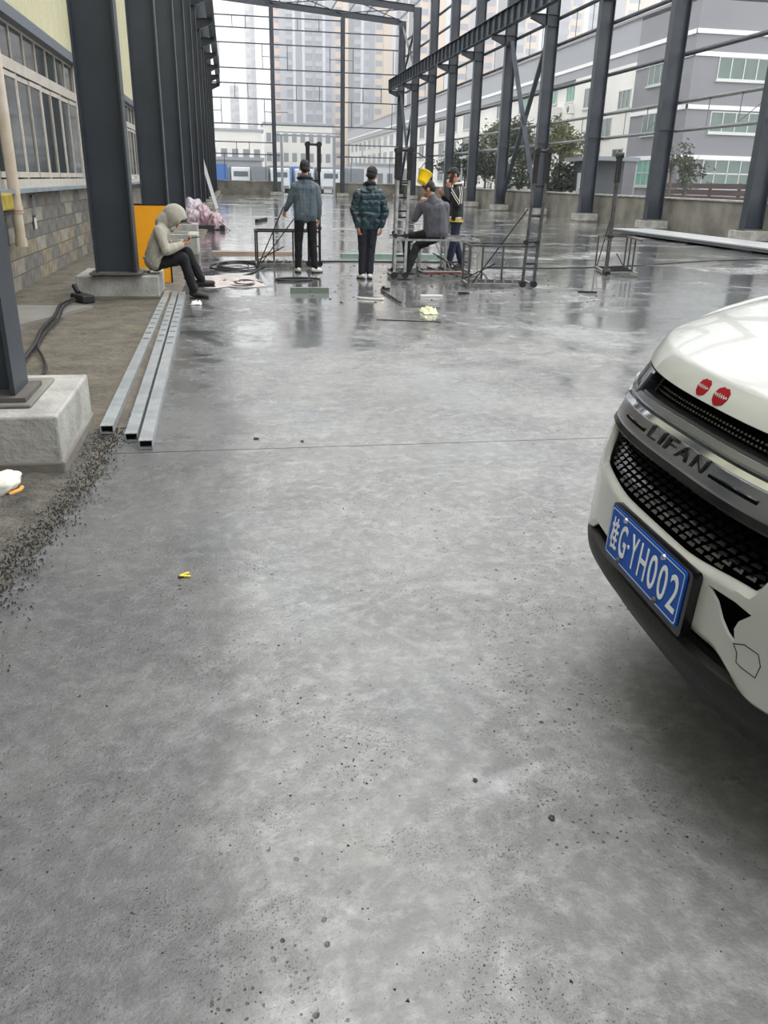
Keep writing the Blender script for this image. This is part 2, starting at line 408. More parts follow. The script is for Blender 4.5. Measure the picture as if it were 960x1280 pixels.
# ------------------------------------------------------------------ rafters, purlins, roof bracing
def roof_z(x): return 14.85-(x+1.4)*(14.85-13.65)/16.4
def rafter(k):
    y=YK[k]; x0,x1=-1.165,14.695
    lab='far end rafter closing the steel frame above the back wall' if k==12 else ('rafter just in front of the far end rafter, top of the picture' if k==11 else '%s rafter of the roof frame, counted from the camera'%ordinal(k-1))
    o=empty('rafter',((x0+x1)/2,y,0),0,lab,'rafter'); cx=(x0+x1)/2
    a=Vector((x0-cx,0,roof_z(x0))); b=Vector((x1-cx,0,roof_z(x1)))
    up=Vector((0,0,1)); h=0.46
    MB().bar(a,b,0.24,0.02).bar(a+up*h,b+up*h,0.24,0.02).bar(a+up*h/2,b+up*h/2,0.012,h-0.02).build('rafter_beam',STEEL,o)
    MB().bb(x0-cx,x0-cx+0.03,-0.14,0.14,roof_z(x0)-0.35,roof_z(x0)+h).build('end_plate',STEEL,o)
    MB().bb(x1-cx-0.03,x1-cx,-0.14,0.14,roof_z(x1)-0.35,roof_z(x1)+h).build('end_plate',STEEL,o)
    return o
for k in range(3,13): rafter(k)
for i in range(12):
    x=-1.2+i*(16.0/11)
    z=roof_z(x)+0.46+0.10
    lab='%s thin roof purlin from the left column row'%ordinal(i)
    tag(MB().bar((x,YK[3],z),(x,YK[12]+0.2,z),0.06,0.16).build('roof_purlin',STEEL_THIN),lab,'purlin')
def rods(name,label,segs,r=0.035,m=None):
    o=empty(name,(0,0,0),0,label,'brace')
    for a,b in segs: MB().tube([a,b],r,8).build('rod',m or STEEL,o)
    return o
xs=[-1.2,4.0,9.5,15.0]
for i in range(3):
    a,b=xs[i],xs[i+1]; z=lambda x: roof_z(x)+0.30
    rods('roof_brace','crossed roof bracing rods in the far bay, %s panel'%['left','middle','right'][i],
         [((a,YK[11],z(a)),(b,YK[12],z(b))),((b,YK[11],z(b)-0.05),(a,YK[12],z(a)-0.05))],0.04)
# wall bracing between right columns
def xbrace(k,z0,z1,label,w_=0.16):
    o=empty('cross_brace',(14.99,YK[k],z0),0,label,'brace')
    MB().bar((0,0.18,0.1),(0,SP-0.18,z1-z0),0.10,w_,(1,0,0)).build('diagonal',STEEL,o)
    MB().bar((0.08,SP-0.18,0.1),(0.08,0.18,z1-z0),0.10,w_,(1,0,0)).build('diagonal',STEEL,o)
    MB().bb(-0.06,0.12,SP/2-0.25,SP/2+0.25,(z1-z0)/2-0.2,(z1-z0)/2+0.25).build('gusset',STEEL,o)
xbrace(6,0.5,8.4,'large crossed braces between the fourth and fifth right columns, below the crane beam',0.22)
xbrace(6,9.5,13.6,'crossed braces between the fourth and fifth right columns, above the crane beam',0.14)
xbrace(11,0.5,8.4,'crossed braces in the farthest bay of the right row, below the crane beam',0.20)
xbrace(11,9.5,13.5,'crossed braces in the farthest bay of the right row, above the crane beam',0.16)
# ------------------------------------------------------------------ girts
RIGHT_Z=[3.3,4.2,5.65,7.5,8.6,9.8,11.4,12.6]
LIT_RAIL=mat('lit_galvanised_rail',srgb(168,172,174),0.4,0.2,var=0.1)  # paler copy of the rail metal; light on the tops painted into colour
for i,z in enumerate(RIGHT_Z):
    GM_IN=LIT_RAIL if i<2 else STEEL_THIN
    o=empty('wall_girt',(15.36,YK[3]-3,z),0,'%s horizontal rail of the right side frame, counted from the ground'%ordinal(i),'rail')
    L_=YK[12]-YK[3]+3.2
    MB().bb(-0.07,0.07,0,L_,-0.025,0.025).bb(0.05,0.07,0,L_,-0.08,0.025).build('rail',GM_IN,o)
    for k in range(3,13):
        MB().bb(-0.10,0.05,YK[k]-YK[3]+3-0.12,YK[k]-YK[3]+3+0.12,-0.05,-0.025).build('cleat',STEEL,o)
    if i in (1,4):        # sag struts down to the rail beneath
        dz=z-RIGHT_Z[i-1]
        for k in range(3,12):
            for t in (0.36,0.66):
                yy=3+(k-3)*SP+SP*t
                MB().cyl((0,yy,-dz+0.03),(0,yy,-0.03),0.018,6).build('sag_rod',STEEL_THIN,o)
            if i==1:
                MB().cyl((0,3+(k-3)*SP+0.3,-0.03),(0,3+(k-3)*SP+SP*0.36,-dz+0.04),0.012,6).build('slant_rod',STEEL_THIN,o)
BACK_Z=[3.32,4.27,5.70,7.67,8.81,9.94,11.8,12.9,13.77]
BX=[-1.2,3.9,9.88,14.9]
for i,z in enumerate(BACK_Z):
    o=empty('wall_girt',(6.8,YK[12]+0.25,z),0,'%s horizontal rail of the back end frame, counted from the ground'%ordinal(i),'rail')
    segs=[(BX[0],BX[3])]
    if i in (0,1): segs=[(BX[0],BX[1]),(BX[2],BX[3])]
    for a,b in segs:
        if z+0.1>roof_z(b): b=BX[2]
        MB().bb(a-6.8,b-6.8,-0.05,0.05,-0.04,0.04).build('rail',STEEL,o)
    def vs(x,dz):
        MB().bb(x-6.8-0.025,x-6.8+0.025,-0.03,0.03,-dz+0.04,-0.04).build('sag_rod',STEEL,o)
    if i==1: [vs(x,0.95) for x in (0.65,1.75,11.7,13.3)]
    if i==0: [vs(x,2.1) for x in (-0.45,3.1,10.7,14.2)]
    if i==3: [vs(x,1.97) for x in (-0.5,3.15,10.7,14.3)]
    if i==4: [vs(x,1.14) for x in (0.7,1.8,5.9,7.9,11.7,13.3)]
    if i==6: [vs(x,1.86) for x in (-0.5,3.1,5.2,8.8,10.8,14.3)]
    if i==8: [vs(x,0.87) for x in (0.7,1.8,6.1,7.9)]
    if i==3:
        MB().bb(BX[0]-6.8,-0.5-6.8,-0.03,0.03,-1.0,-0.96).bb(3.15-6.8,5.2-6.8,-0.03,0.03,-1.0,-0.96).build('short_rail',STEEL,o)
    if i==6:
        MB().bb(3.1-6.8,5.2-6.8,-0.03,0.03,-0.95,-0.91).bb(8.8-6.8,10.8-6.8,-0.03,0.03,-0.95,-0.91).build('short_rail',STEEL,o)
for x,lb in ((3.9,'left'),(9.88,'right')):
    o=empty('wind_column',(x,YK[12],0.3),0,'%s of the two tall grey posts standing in the back end frame'%lb,'column')
    H=roof_z(x)-0.36
    b=MB().bb(-0.17,0.17,-0.20,-0.185,0,H).bb(-0.17,0.17,0.185,0.20,0,H).bb(-0.006,0.006,-0.185,0.185,0,H); b.build('post',STEEL,o)
    for z in (3.3,8.8): MB().bb(-0.5,0.5,-0.03,0.03,z-0.3-0.05,z-0.3+0.03).build('cleat',STEEL,o)
    footing(x-0.5,x+0.5,YK[12]-0.45,YK[12]+0.45,0.3,'concrete block under the %s post of the back end frame'%lb)
# doorway frame in the back wall
o=empty('door_frame',(6.85,YK[12]+0.25,0),0,'grey steel gateway frame in the middle of the back wall','frame')
PALE=mat('pale_grey_steel',srgb(150,156,162),0.5,0.0,var=0.1)
for s in (-1,1): MB().bb(s*2.32-0.11,s*2.32+0.11,-0.08,0.08,0,4.85).build('door_post',PALE,o)
MB().bb(-3.0,3.0,-0.08,0.08,4.85,4.98).build('door_header',PALE,o)
MB().bb(-3.0,3.0,-0.06,0.06,5.12,5.2).build('upper_rail',PALE,o)

# ------------------------------------------------------------------ low walls
def low_wall():
    o=MB().bb(15.60,15.84,YK[3]-6,79.0,-0.05,1.06).build('wall_right',CONCW); tag(o,kind='structure')
    MB().bb(15.54,15.90,YK[3]-6,79.0,1.06,1.12).build('coping',CONC,o,bevel=0.01)
    o=MB().bb(-2.76,4.46,78.3,78.5,-0.05,1.12).bb(9.24,15.84,78.3,78.5,-0.05,1.12).build('wall_back',CONCW); tag(o,kind='structure')
    MB().bb(-2.76,4.46,78.26,78.54,1.12,1.18).bb(9.24,15.84,78.26,78.54,1.12,1.18).build('coping',CONC,o)
low_wall()
# ------------------------------------------------------------------ left building wall
WX=-2.76
def wall_left():
    BM=mat('block_mortar',srgb(122,118,108),0.9,bump=0.4)
    YB=9.2; YE=18.8
    o=MB().bb(WX-0.22,WX-0.03,-4,80,-0.1,1.20).build('wall_left',CONCW); tag(o,kind='structure')
    MB().bb(WX-0.03,WX-0.012,YB,YE,0,1.19).build('mortar_bed',BM,o)
    mats=[mat('concrete_block_grey',srgb(112,110,105),0.85,var=0.25,vscale=9,bump=0.6,bscale=60),
          mat('concrete_block_tan',srgb(134,126,108),0.85,var=0.25,vscale=9,bump=0.6,bscale=60),
          mat('concrete_block_pale',srgb(146,142,130),0.85,var=0.2,vscale=9,bump=0.6,bscale=60)]
    ms=[]
    for q in mats:
        b=MB().bb(0,0.024,0.005,0.592,0.005,0.186); me=b.mesh('concrete_block'); me.materials.append(q); ms.append(me)
    rnd=random.Random(4)
    for r in range(6):
        z=0.01+r*0.197; n=int((YE-YB)/0.6)
        for i in range(n):
            y=YB+i*0.6+(0.3 if r%2 else 0)
            pr=rnd.random(); q=0
            if r<3 and pr<0.45: q=1
            elif pr>0.86: q=2
            c=link('concrete_block',ms[q],parent=o); c.location=(WX-0.022+rnd.uniform(-0.003,0.003),y,z)
    CL=mat('cream_cladding',srgb(196,192,160),0.45,var=0.06,vscale=1.0)
    # ribbed cladding above the windows, one sheet per metre
    def sheet():
        b=MB(); pts=[]; y=0
        prof=[(0,0),(0.10,0),(0.125,0.035),(0.165,0.035),(0.19,0),(0.30,0),(0.325,0.035),(0.365,0.035),(0.39,0),(0.50,0)]
        prof=prof+[(a+0.5,c) for a,c in prof[1:]]
        n=len(prof); vs=[(WX+0.02+c,a,z) for z in(3.4,11.0) for a,c in prof]
        b.add(vs,[(i,i+1,n+i+1,n+i) for i in range(n-1)]); return b.mesh('cladding_sheet')
    sh=sheet(); sh.materials.append(CL)
    for i in range(72):
        c=link('cladding_sheet',sh,parent=o); c.location=(0,8+i*1.0,0)
    MB().bb(WX-0.22,WX+0.015,-4,80,3.35,11.0).build('wall_core',CL,o)
    MB().bb(WX-0.1,WX+0.12,-4,80,3.25,3.33).bb(WX-0.1,WX+0.07,-4,80,3.33,3.43).build('flashing',mat('grey_flashing',srgb(112,118,126),0.45,0.2),o)
    MB().bar((WX+0.04,-4,1.225),(WX+0.04,80,1.225),0.26,0.05).build('sill_flashing',mat('sill_blue_grey',srgb(134,146,152),0.5,0.1,var=0.2,vscale=3),o)
    MB().bb(WX-0.22,WX-0.02,-4,8.0,1.2,3.5).build('pier',CONCW,o)
    MB().bb(-9,-8.8,-4,80,0,11).bb(-9,WX-0.1,-4,80,10.9,11.05).build('inner_wall',mat('inner_hall_wall',srgb(90,90,88),0.9),o)
    return o
WL=wall_left()
FR=mat('cream_window_frame',srgb(186,180,170),0.5,var=0.12,vscale=6)
GL=mat('dark_window_glass',srgb(52,58,58),0.08,0.0,spec=0.8,var=0.25,vscale=1.2)
def make_window():
    # 6.14 m module: four casement pairs under a row of eight top lights
    w_=MB(); 
    w_.bb(-0.05,0.03,0,6.14,1.25,1.36).bb(-0.055,0.04,0,6.14,2.66,2.80).bb(-0.05,0.0,0,6.14,3.22,3.28)
    for i in range(5): w_.bb(-0.05,0.025,i*1.535-0.035,i*1.535+0.035,1.36,2.66) if i<4 else None
    o=link('window_1',w_.mesh('window'),FR); tag(o,kind='structure')
    for i in range(8):
        y=i*0.7675
        if i: MB().bb(-0.015,0.008,y-0.016,y+0.016,2.80,3.24).build('mullion',FR,o)
        MB().bb(-0.02,-0.01,y+0.01,y+0.76,2.80,3.24).build('pane',GL,o)
    for i in range(4):
        y0=i*1.535+0.05; y1=y0+1.44; ym=(y0+y1)/2
        for (a,b_,dx) in ((y0,ym+0.02,0.0),(ym-0.02,y1,0.014)):
            s=MB().bb(dx-0.02,dx+0.006,a,a+0.035,1.38,2.64).bb(dx-0.02,dx+0.006,b_-0.035,b_,1.38,2.64).bb(dx-0.02,dx+0.015,a,b_,1.38,1.45).bb(dx-0.02,dx+0.015,a,b_,2.58,2.64).build('sash',FR,o)
            MB().bb(dx-0.008,dx-0.002,a+0.05,b_-0.05,1.45,2.58).build('pane',GL,s)
    return o
wn=make_window(); wn.location=(WX-0.01,11.25,0)
w2=copy_tree(wn); w2.name='window_2'; w2.location=(WX-0.01,11.25-6.4+0.0,0)
for i in range(1,11):
    c=copy_tree(wn); c.name='window_%d'%(i+2); c.location=(WX-0.01,11.25+i*6.4,0)
for i in range(0,12):
    b=MB().bb(WX-0.12,WX+0.02,11.25-0.26+6.4*i,11.25+6.4*i,1.2,3.5).build('trim_%d'%(i+1),FR); tag(b,kind='structure')
# downpipe
o=empty('downpipe',(-2.62,11.28,0),0,'stained white plastic downpipe in front of the left wall, ending above the ground','pipe')
PVC=mat('stained_pvc',srgb(214,204,190),0.45,var=0.12,vscale=3,col2=srgb(196,178,150))
MB().tube([(0,0,0.62),(0,0,1.02)],0.062,16).build('lower_pipe',PVC,o)
MB().tube([(0,0,0.98),(0,0,11)],0.068,16).build('pipe',PVC,o)
MB().tube([(0,0,0.98),(0,0,1.06)],0.078,16).build('collar',PVC,o)
MB().tube([(0,0,0.58),(0,0,0.68)],0.072,16).build('end_socket',PVC,o)
MB().tube([(0,0,1.0),(0,0,1.01)],0.081,16).build('red_band',mat('rust_red_band',srgb(170,90,70),0.6),o)
# small notice strips on the block wall
o=empty('wall_bracket',(WX+0.02,12.75,0.85),0,'small pale metal bracket with a white tag on the block wall below the window','bracket')
MB().bb(0,0.02,-0.05,-0.03,0.02,0.30).bb(0,0.02,0.03,0.05,0.02,0.30).bb(0,0.02,-0.05,0.05,0.28,0.30).bb(0,0.02,-0.05,0.05,0.02,0.04).build('bracket_frame',PALE,o)
MB().bb(0,0.012,-0.06,0.05,-0.14,-0.0).build('white_tag',mat('white_tag',srgb(205,202,196),0.6),o)
# yellow plastic can and dark clutter left of the pipe
o=empty('yellow_can',(-2.6,10.25,1.12),0,'dirty yellow can on a shelf at the far left edge beside the downpipe','can')
MB().bb(-0.1,0.12,-0.35,0.35,-0.08,0.10).build('can_body',mat('dirty_yellow',srgb(170,150,60),0.5,var=0.3),o,bevel=0.02)
MB().bb(-0.12,0.10,-0.4,0.4,-0.13,-0.09).build('shelf',mat('dark_shelf',srgb(48,44,38),0.7),o)
# orange panel cabinet behind the seated man
o=empty('orange_board',(-1.12,12.35,0),0,'bright orange board in a thin black frame leaning at the column behind the hooded man','board')
MB().bb(-0.25,0.22,-0.015,0.015,0.03,1.06).build('panel',mat('orange_sheet',srgb(247,170,32),0.45,var=0.05),o)
MB().bb(-0.27,-0.25,-0.02,0.02,0,1.08).bb(0.22,0.24,-0.02,0.02,0,1.08).bb(-0.27,0.24,-0.02,0.02,1.06,1.08).build('black_frame',BLACKRUB,o)

# ------------------------------------------------------------------ galvanised tubes on the floor, left
GALV=mat('galvanised_steel',srgb(164,168,170),0.35,0.25,var=0.18,vscale=10,bump=0.05,bscale=80)
DARKIN=mat('tube_inside',srgb(14,14,15),0.8)
def square_tube(a,b,w_,h_,z,label,grp=None):
    a=Vector((a[0],a[1],0)); b=Vector((b[0],b[1],0)); d=b-a; L_=d.length
    o=empty('steel_tube',(a.x,a.y,z),math.atan2(d.y,d.x)-PI/2,label,'tube')
    t=0.004
    m=MB().bb(-w_/2,w_/2,0,L_,0,t).bb(-w_/2,w_/2,0,L_,h_-t,h_).bb(-w_/2,-w_/2+t,0,L_,t,h_-t).bb(w_/2-t,w_/2,0,L_,t,h_-t)
    # small stiffening grooves
    m.bb(-0.006,0.006,0,L_,h_,h_+0.0015)
    m.build('tube_wall',GALV,o)
    MB().bb(-w_/2+t,w_/2-t,0.05,L_-0.05,t,h_-t).build('tube_core',DARKIN,o)
    b_=MB()
    for i in range(9):
        yy=L_*(0.45+0.045*i); b_.bb(-w_/2+0.01,w_/2-0.012,yy,yy+0.06,h_+0.0016,h_+0.0022)
    b_.build('stencil_mark',mat('stencil_ink',srgb(98,104,108),0.7),o)
    return o
square_tube((-0.795,4.86),(-0.87,11.15),0.075,0.05,0.012,'leftmost of the three long galvanised tubes on the floor at left')
square_tube((-0.64,4.72),(-0.775,11.15),0.07,0.05,0.002,'middle one of the three long galvanised tubes on the floor at left')
square_tube((-0.545,4.57),(-0.68,11.1),0.075,0.05,0.002,'rightmost of the three long galvanised tubes on the floor at left')
# hoses and cables
CAB=mat('black_cable',srgb(26,25,27),0.5)
def cable(label,pts,r=0.012,m=None,name='cable'):
    # smooth the polyline
    P=[Vector(p) for p in pts]; out=[]
    for i in range(len(P)-1):
        p0=P[max(i-1,0)];p1=P[i];p2=P[i+1];p3=P[min(i+2,len(P)-1)]
        for j in range(6):
            t=j/6; out.append(0.5*((2*p1)+(p2-p0)*t+(2*p0-5*p1+4*p2-p3)*t*t+(3*p1-p0-3*p2+p3)*t*t*t))
    out.append(P[-1])
    b=MB().tube(out,r,8); o=b.build(name,m or CAB); tag(o,label,'cable'); return o
cable('bundle of black cables running from the dark plug to the block at left',[(-1.86,10.1,0.10),(-1.93,9.7,0.09),(-1.86,9.0,0.075),(-1.83,8.2,0.07),(-1.75,7.6,0.07),(-1.70,7.0,0.07),(-1.66,6.4,0.07),(-1.62,5.9,0.07),(-1.6,5.3,0.07)],0.018)
cable('second thinner black cable beside the bundle at left',[(-1.83,10.05,0.09),(-1.88,9.6,0.08),(-1.80,8.9,0.07),(-1.77,8.1,0.065),(-1.70,7.4,0.065),(-1.56,6.9,0.065),(-1.46,6.5,0.065),(-1.44,6.2,0.065),(-1.55,5.8,0.065),(-1.7,5.5,0.065)],0.012)
o=empty('plug_box',(-1.80,10.35,0.03),0.6,'black multi-socket plug lying by the block at left','plug')
MB().bb(-0.08,0.08,-0.16,0.16,0,0.09).build('socket_body',BLACKRUB,o,bevel=0.015); MB().cyl((0,0.1,0.09),(0,0.2,0.17),0.03,10).build('plug_tip',BLACKRUB,o)
# ------------------------------------------------------------------ tubular lifting stands
SCAF=mat('worn_grey_tube',srgb(128,128,126),0.4,0.5,var=0.35,vscale=9)
SCAD=mat('dark_worn_tube',srgb(40,40,40),0.45,0.3,var=0.3,vscale=9)
SCAL=mat('bright_worn_tube',srgb(168,168,166),0.38,0.4,var=0.35,vscale=9)
SCAM=mat('mid_worn_tube',srgb(84,84,83),0.42,0.4,var=0.4,vscale=9)
def stand(loc,rz,L_,D_,H,mast_w,label,flip=False,rungs=(0.36,0.66,1.02,1.42),lean=0.0,top=0.42,tm=None,post_m=None,stay=True):
    """base frame runs along +x from 0 to L_, the ladder mast stands at its far end"""
    o=empty('lifting_stand',loc,rz,label,'stand'); m=post_m or SCAF; hb=0.60; r=0.016
    x1=L_; x0=L_-mast_w
    fr=MB()
    for y in (0,D_): fr.bar((0,y,0.045),(L_,y,0.045),0.045,0.05); 
    fr.bar((0,0,0.045),(0,D_,0.045),0.045,0.045); fr.bar((L_,0,0.045),(L_,D_,0.045),0.045,0.045)
    fr.build('base_frame',SCAF,o)
    tf=MB()
    for y in (0,D_): tf.bar((0,y,hb),(L_,y,hb),0.028,0.028)
    tf.bar((0,0,hb),(0,D_,hb),0.028,0.028)
    tf.build('top_frame',m,o)
    for x,y in ((0,0),(0,D_),(L_*0.30,D_),(L_*0.62,D_)):
        MB().bar((x,y,0.06),(x,y,hb),0.026,0.026).build('upright',m,o)
    for i in range(5):
        x=0.12+i*(L_-mast_w-0.12)/5
        MB().bar((x,0.03,0.06),(x+0.10,D_-0.03,0.085),0.03,0.02).build('base_slat',SCAD,o)
    for x in (x0,x1):
        MB().bar((x,0,0.03),(x+lean,0,H),0.040,0.034).build('mast_post',m,o)
        MB().bar((x+lean*0.8,0,H-top),(x+lean,0,H+0.02),0.062,0.058).build('top_sleeve',SCAD,o)
        MB().cyl((x,-0.035,0.07),(x,0.06,0.07),0.05,14).build('foot_roller',BLACKRUB,o)
        MB().cyl((x,-0.035,0.66),(x,0.04,0.66),0.035,12).build('guide_roller',BLACKRUB,o)
    for z in rungs: MB().bar((x0+lean*z/H,0,z),(x1+lean*z/H,0,z),0.022,0.026).build('rung',SCAD,o)
    MB().cyl((x0+lean,0,H),(x1+lean,0,H),0.02,10).build('top_axle',SCAD,o)
    MB().cyl((x1+lean,-0.05,H),(x1+lean,0.05,H),0.045,14).build('top_pulley',SCAD,o)
    MB().cyl((x0+lean,-0.05,H),(x0+lean,0.05,H),0.045,14).build('top_pulley',SCAD,o)
    if stay: MB().tube([(0.06,0.02,0.07),(x0,0.02,1.12)],0.010,6).build('stay_rod',SCAD,o)
    else: MB().tube([(0.30,D_,0.07),(0.55,D_,hb)],0.009,6).build('stay_rod',SCAL,o)
    MB().tube([(0.02,D_,0.07),(L_*0.45,D_*0.5,0.33)],0.010,6).build('stay_rod',SCAD,o)
    return o
stand((3.40,11.95,0),-0.10,0.98,0.55,1.88,0.17,'tubular lifting stand standing free between the group of men and the far right stand',lean=0.06,post_m=SCAM)
s2=stand((0.40,14.75,0),0.03,1.08,0.55,1.98,0.19,'tubular lifting stand in front of the man in the blue denim jacket',lean=0.0,post_m=SCAD)
s3=stand((6.62,14.75,0),math.radians(-104),1.15,0.52,1.92,0.15,'rightmost tubular lifting stand, seen end-on with a single line mast',lean=0.0,post_m=SCAM)
s1=stand((3.84,13.02,0),math.radians(180),1.36,-0.50,1.88,0.17,'tubular lifting stand on whose base frame the man in the grey sweater sits',lean=-0.03,stay=False,post_m=SCAL)
s4=stand((3.90,13.75,0),math.radians(180),1.30,-0.40,1.90,0.20,'tubular lifting stand directly behind the one the man in the grey sweater sits on',lean=-0.02,stay=False,rungs=(0.3,0.6,0.9,1.2,1.45))
# yellow bucket hanging from the mast
def hardhat():
    o=empty('bucket',(2.88,12.93,1.50),0,'bright yellow bucket hanging tilted from the mast above the man in the grey sweater','bucket')
    Y=mat('yellow_plastic',srgb(250,210,20),0.3)
    M=Matrix.Rotation(math.radians(28),3,'Y')@Matrix.Rotation(math.radians(-20),3,'X')
    prof=[(0.0,-0.085),(0.070,-0.085),(0.076,-0.075),(0.098,0.075),(0.106,0.077),(0.106,0.088),(0.095,0.088),(0.072,-0.07),(0.0,-0.07)]
    MB().lathe(prof,(0,0,0),24,M).build('bucket_shell',Y,o)
    pts=[]
    for i in range(13):
        a=PI*i/12; pts.append(M@Vector((0.10*math.cos(a),0,0.08+0.20*math.sin(a))))
    MB().tube(pts,0.006,6).build('handle',SCAD,o)
    MB().lathe([(0.0,0.0),(0.088,0.0)],(0,0,0),20,M).build('dark_content',mat('bucket_inside',srgb(30,26,20),0.8),o).location=M@Vector((0,0,0.05))
    MB().tube([M@Vector((0,0,0.28)),(-0.10,0.0,0.34),(-0.16,0.02,0.33)],0.008,6).build('hook',SCAD,o)
hardhat()
# ------------------------------------------------------------------ things lying on the wet floor
def lying(name,label,cat,b,m,loc=(0,0,0),rz=0,bevel=0.0):
    o=b.build(name,m,None,bevel); o.location=loc; o.rotation_euler=(0,0,rz); tag(o,label,cat); return o
def channel():
    o=empty('steel_channel',(1.0,11.42,0),0,'short grey steel channel lying across in front of the denim-jacket man','channel')
    MB().bb(-0.26,0.26,-0.06,-0.055,0,0.07).bb(-0.26,0.26,0.055,0.06,0,0.07).bb(-0.26,0.26,-0.06,0.06,0.066,0.07).build('channel_body',mat('channel_grey_green',srgb(122,130,122),0.45,0.4),o)
    MB().cyl((0.0,-0.062,0.03),(0,-0.05,0.03),0.010,8).build('bolt',SCAD,o)
channel()
def slipper():
    b=MB(); n=14; outl=[]
    for i in range(n):
        a=2*PI*i/n; outl.append((0.20*math.cos(a),(0.055-0.02*math.cos(a))*math.sin(a)))
    b.prism(outl,0.0,0.03); 
    o=b.build('foam_scrap',mat('white_foam',srgb(226,222,216),0.7),None,bevel=0.01); o.location=(1.74,10.75,0.0); o.rotation_euler=(0,0,-0.55); tag(o,'elongated white foam scrap on the floor in front of the quilted-jacket man','scrap')
    MB().prism([(x*0.9-0.01,y*0.8) for x,y in outl],0.0301,0.034).build('dark_lining',BLACKRUB,o)
slipper()
lying('metal_rod','dark rod lying aslant just right of the white foam scrap','rod',MB().bar((0,-0.62,0.02),(0,0.62,0.02),0.025,0.02),SCAD,(2.04,10.95,0),0.03)
lying('thin_rod','thin dark rod lying across the floor nearest to the camera, below the yellow rag','rod',MB().tube([(-0.36,0,0.006),(0.36,0,0.006)],0.006,6),SCAD,(1.89,8.98,0),-0.25)
lying('thin_rod','short thin wire beyond the pale yellow rag','rod',MB().tube([(-0.17,0,0.005),(0,0.02,0.012),(0.17,0,0.005)],0.004,6),SCAD,(2.32,10.0,0),-0.35)
lying('white_strip','white flat strip lying right of the leaning rod','strip',MB().bb(-0.155,0.155,-0.03,0.03,0,0.025),mat('white_strip',srgb(206,206,202),0.4),(2.62,11.0,0),0.0,0.004)
lying('steel_clamp','small black clamp lying between the foam scrap and the stand with the seated man','clamp',MB().bb(-0.05,0.05,-0.03,0.03,0,0.03).bb(-0.05,-0.02,-0.02,0.02,0.03,0.05).cyl((-0.07,0,0.02),(0.07,0,0.02),0.01,8),BLACKRUB,(2.12,11.75,0),0.2)
lying('steel_clamp','dark clamp with a steel end in front of the free-standing stand','clamp',MB().bb(-0.06,0.05,-0.035,0.035,0,0.035).bb(0.05,0.09,-0.02,0.02,0.005,0.03),mat('clamp_steel',srgb(58,58,58),0.4,0.5),(3.13,11.25,0),0.1)
lying('steel_bar_piece','short dark bar lying below the rightmost stand','bar',MB().bar((-0.13,0.04,0.02),(0.13,-0.04,0.02),0.04,0.025),BLACKRUB,(5.02,11.35,0),0.0)
def rag(label,loc,sx,sy,h,m,seed,name='crumpled_rag',rz=0,n=26):
    b=MB(); vs=[];fs=[]
    for j in range(n+1):
        for i in range(n+1):
            u=i/n*2-1; v=j/n*2-1; rr=max(abs(u),abs(v)); e=1-rr**4
            x=u*sx*(1+0.15*noise.noise(Vector((u*2,v*2,seed)))); y=v*sy*(1+0.2*noise.noise(Vector((v*2,u*2,seed+5))))
            z=0.003+max(0,h*e*(0.45+0.9*noise.noise(Vector((u*2.6,v*2.6,seed+9)))+0.55*abs(noise.noise(Vector((u*7,v*7,seed+2))))))
            vs.append((x,y,z))
    for j in range(n):
        for i in range(n):
            a=j*(n+1)+i; fs.append((a,a+1,a+n+2,a+n+1))
    b.add(vs,fs,True); o=b.build(name,m); o.location=loc; o.rotation_euler=(0,0,rz)
    s=o.modifiers.new('thick','SOLIDIFY'); s.thickness=0.003; s.offset=1
    tag(o,label,'rag'); return o
rag('pale yellow crumpled rag on the wet floor in front of the stands',(2.26,9.6,0),0.09,0.16,0.07,mat('pale_yellow_cloth',srgb(216,218,176),0.7),1.0)
rag('small white crumpled tissue beside the far end of the galvanised tubes',(-0.48,10.35,0),0.06,0.08,0.04,mat('white_tissue',srgb(222,220,216),0.7),2.0,'tissue')
PINK=mat('pinkish_white_sheet',srgb(178,168,165),0.6,var=0.08,vscale=3)
o=rag('flat pinkish white plastic sheet spread on the floor by the hooded man\'s feet',(-0.10,12.7,0),0.46,0.75,0.045,PINK,4.0,'plastic_sheet',0.15,34); o['category']='sheet'
def pile():
    o=empty('wrapped_pile',(-0.98,26.6,0),0,'heap of white and pink plastic sheeting beyond the hooded man at the column feet','pile')
    for i,(x,y,sx,sy,h,c) in enumerate([(-0.25,0.9,0.5,1.1,0.80,(206,198,202)),(0.12,0.0,0.42,0.8,0.60,(206,182,188)),(0.50,-0.5,0.30,0.6,0.42,(214,190,196)),(-0.25,-0.4,0.42,0.6,0.55,(196,188,194))]):
        bm=bmesh.new(); bmesh.ops.create_icosphere(bm,subdivisions=5,radius=1)
        for v in bm.verts:
            n_=v.co.normalized(); k=1+0.22*noise.noise(n_*1.6+Vector((i*4,0,0)))-0.16*abs(noise.noise(Vector((n_.x*5,n_.y*5,n_.z*1.5))+Vector((i*7,1,2))))
            v.co=Vector((v.co.x*sx*k,v.co.y*sy*k,max(0.0,v.co.z)*h*k))
        me=bpy.data.meshes.new('plastic_sheet'); bm.to_mesh(me); bm.free(); me.polygons.foreach_set('use_smooth',[True]*len(me.polygons))
        q=link('plastic_sheet',me,mat('sheeting_%d'%i,srgb(*[int(q*0.86) for q in c]),0.35,col2=srgb(118,84,96) if i!=0 else srgb(150,140,150),vscale=3.0,stretch=(5,1.2,1)),o); q.location=(x,y,0.02)
    MB().tube([(0.5,-1.0,0.05),(0.75,-0.9,0.35)],0.02,6).tube([(0.9,-1.3,0.02),(0.6,-1.0,0.25)],0.02,6).build('binding_rope',PINK,o)
    MB().bb(-0.3,0.75,-1.1,0.3,0,0.12).build('dark_pallet',mat('dark_pallet',srgb(46,42,48),0.8),o)
pile()
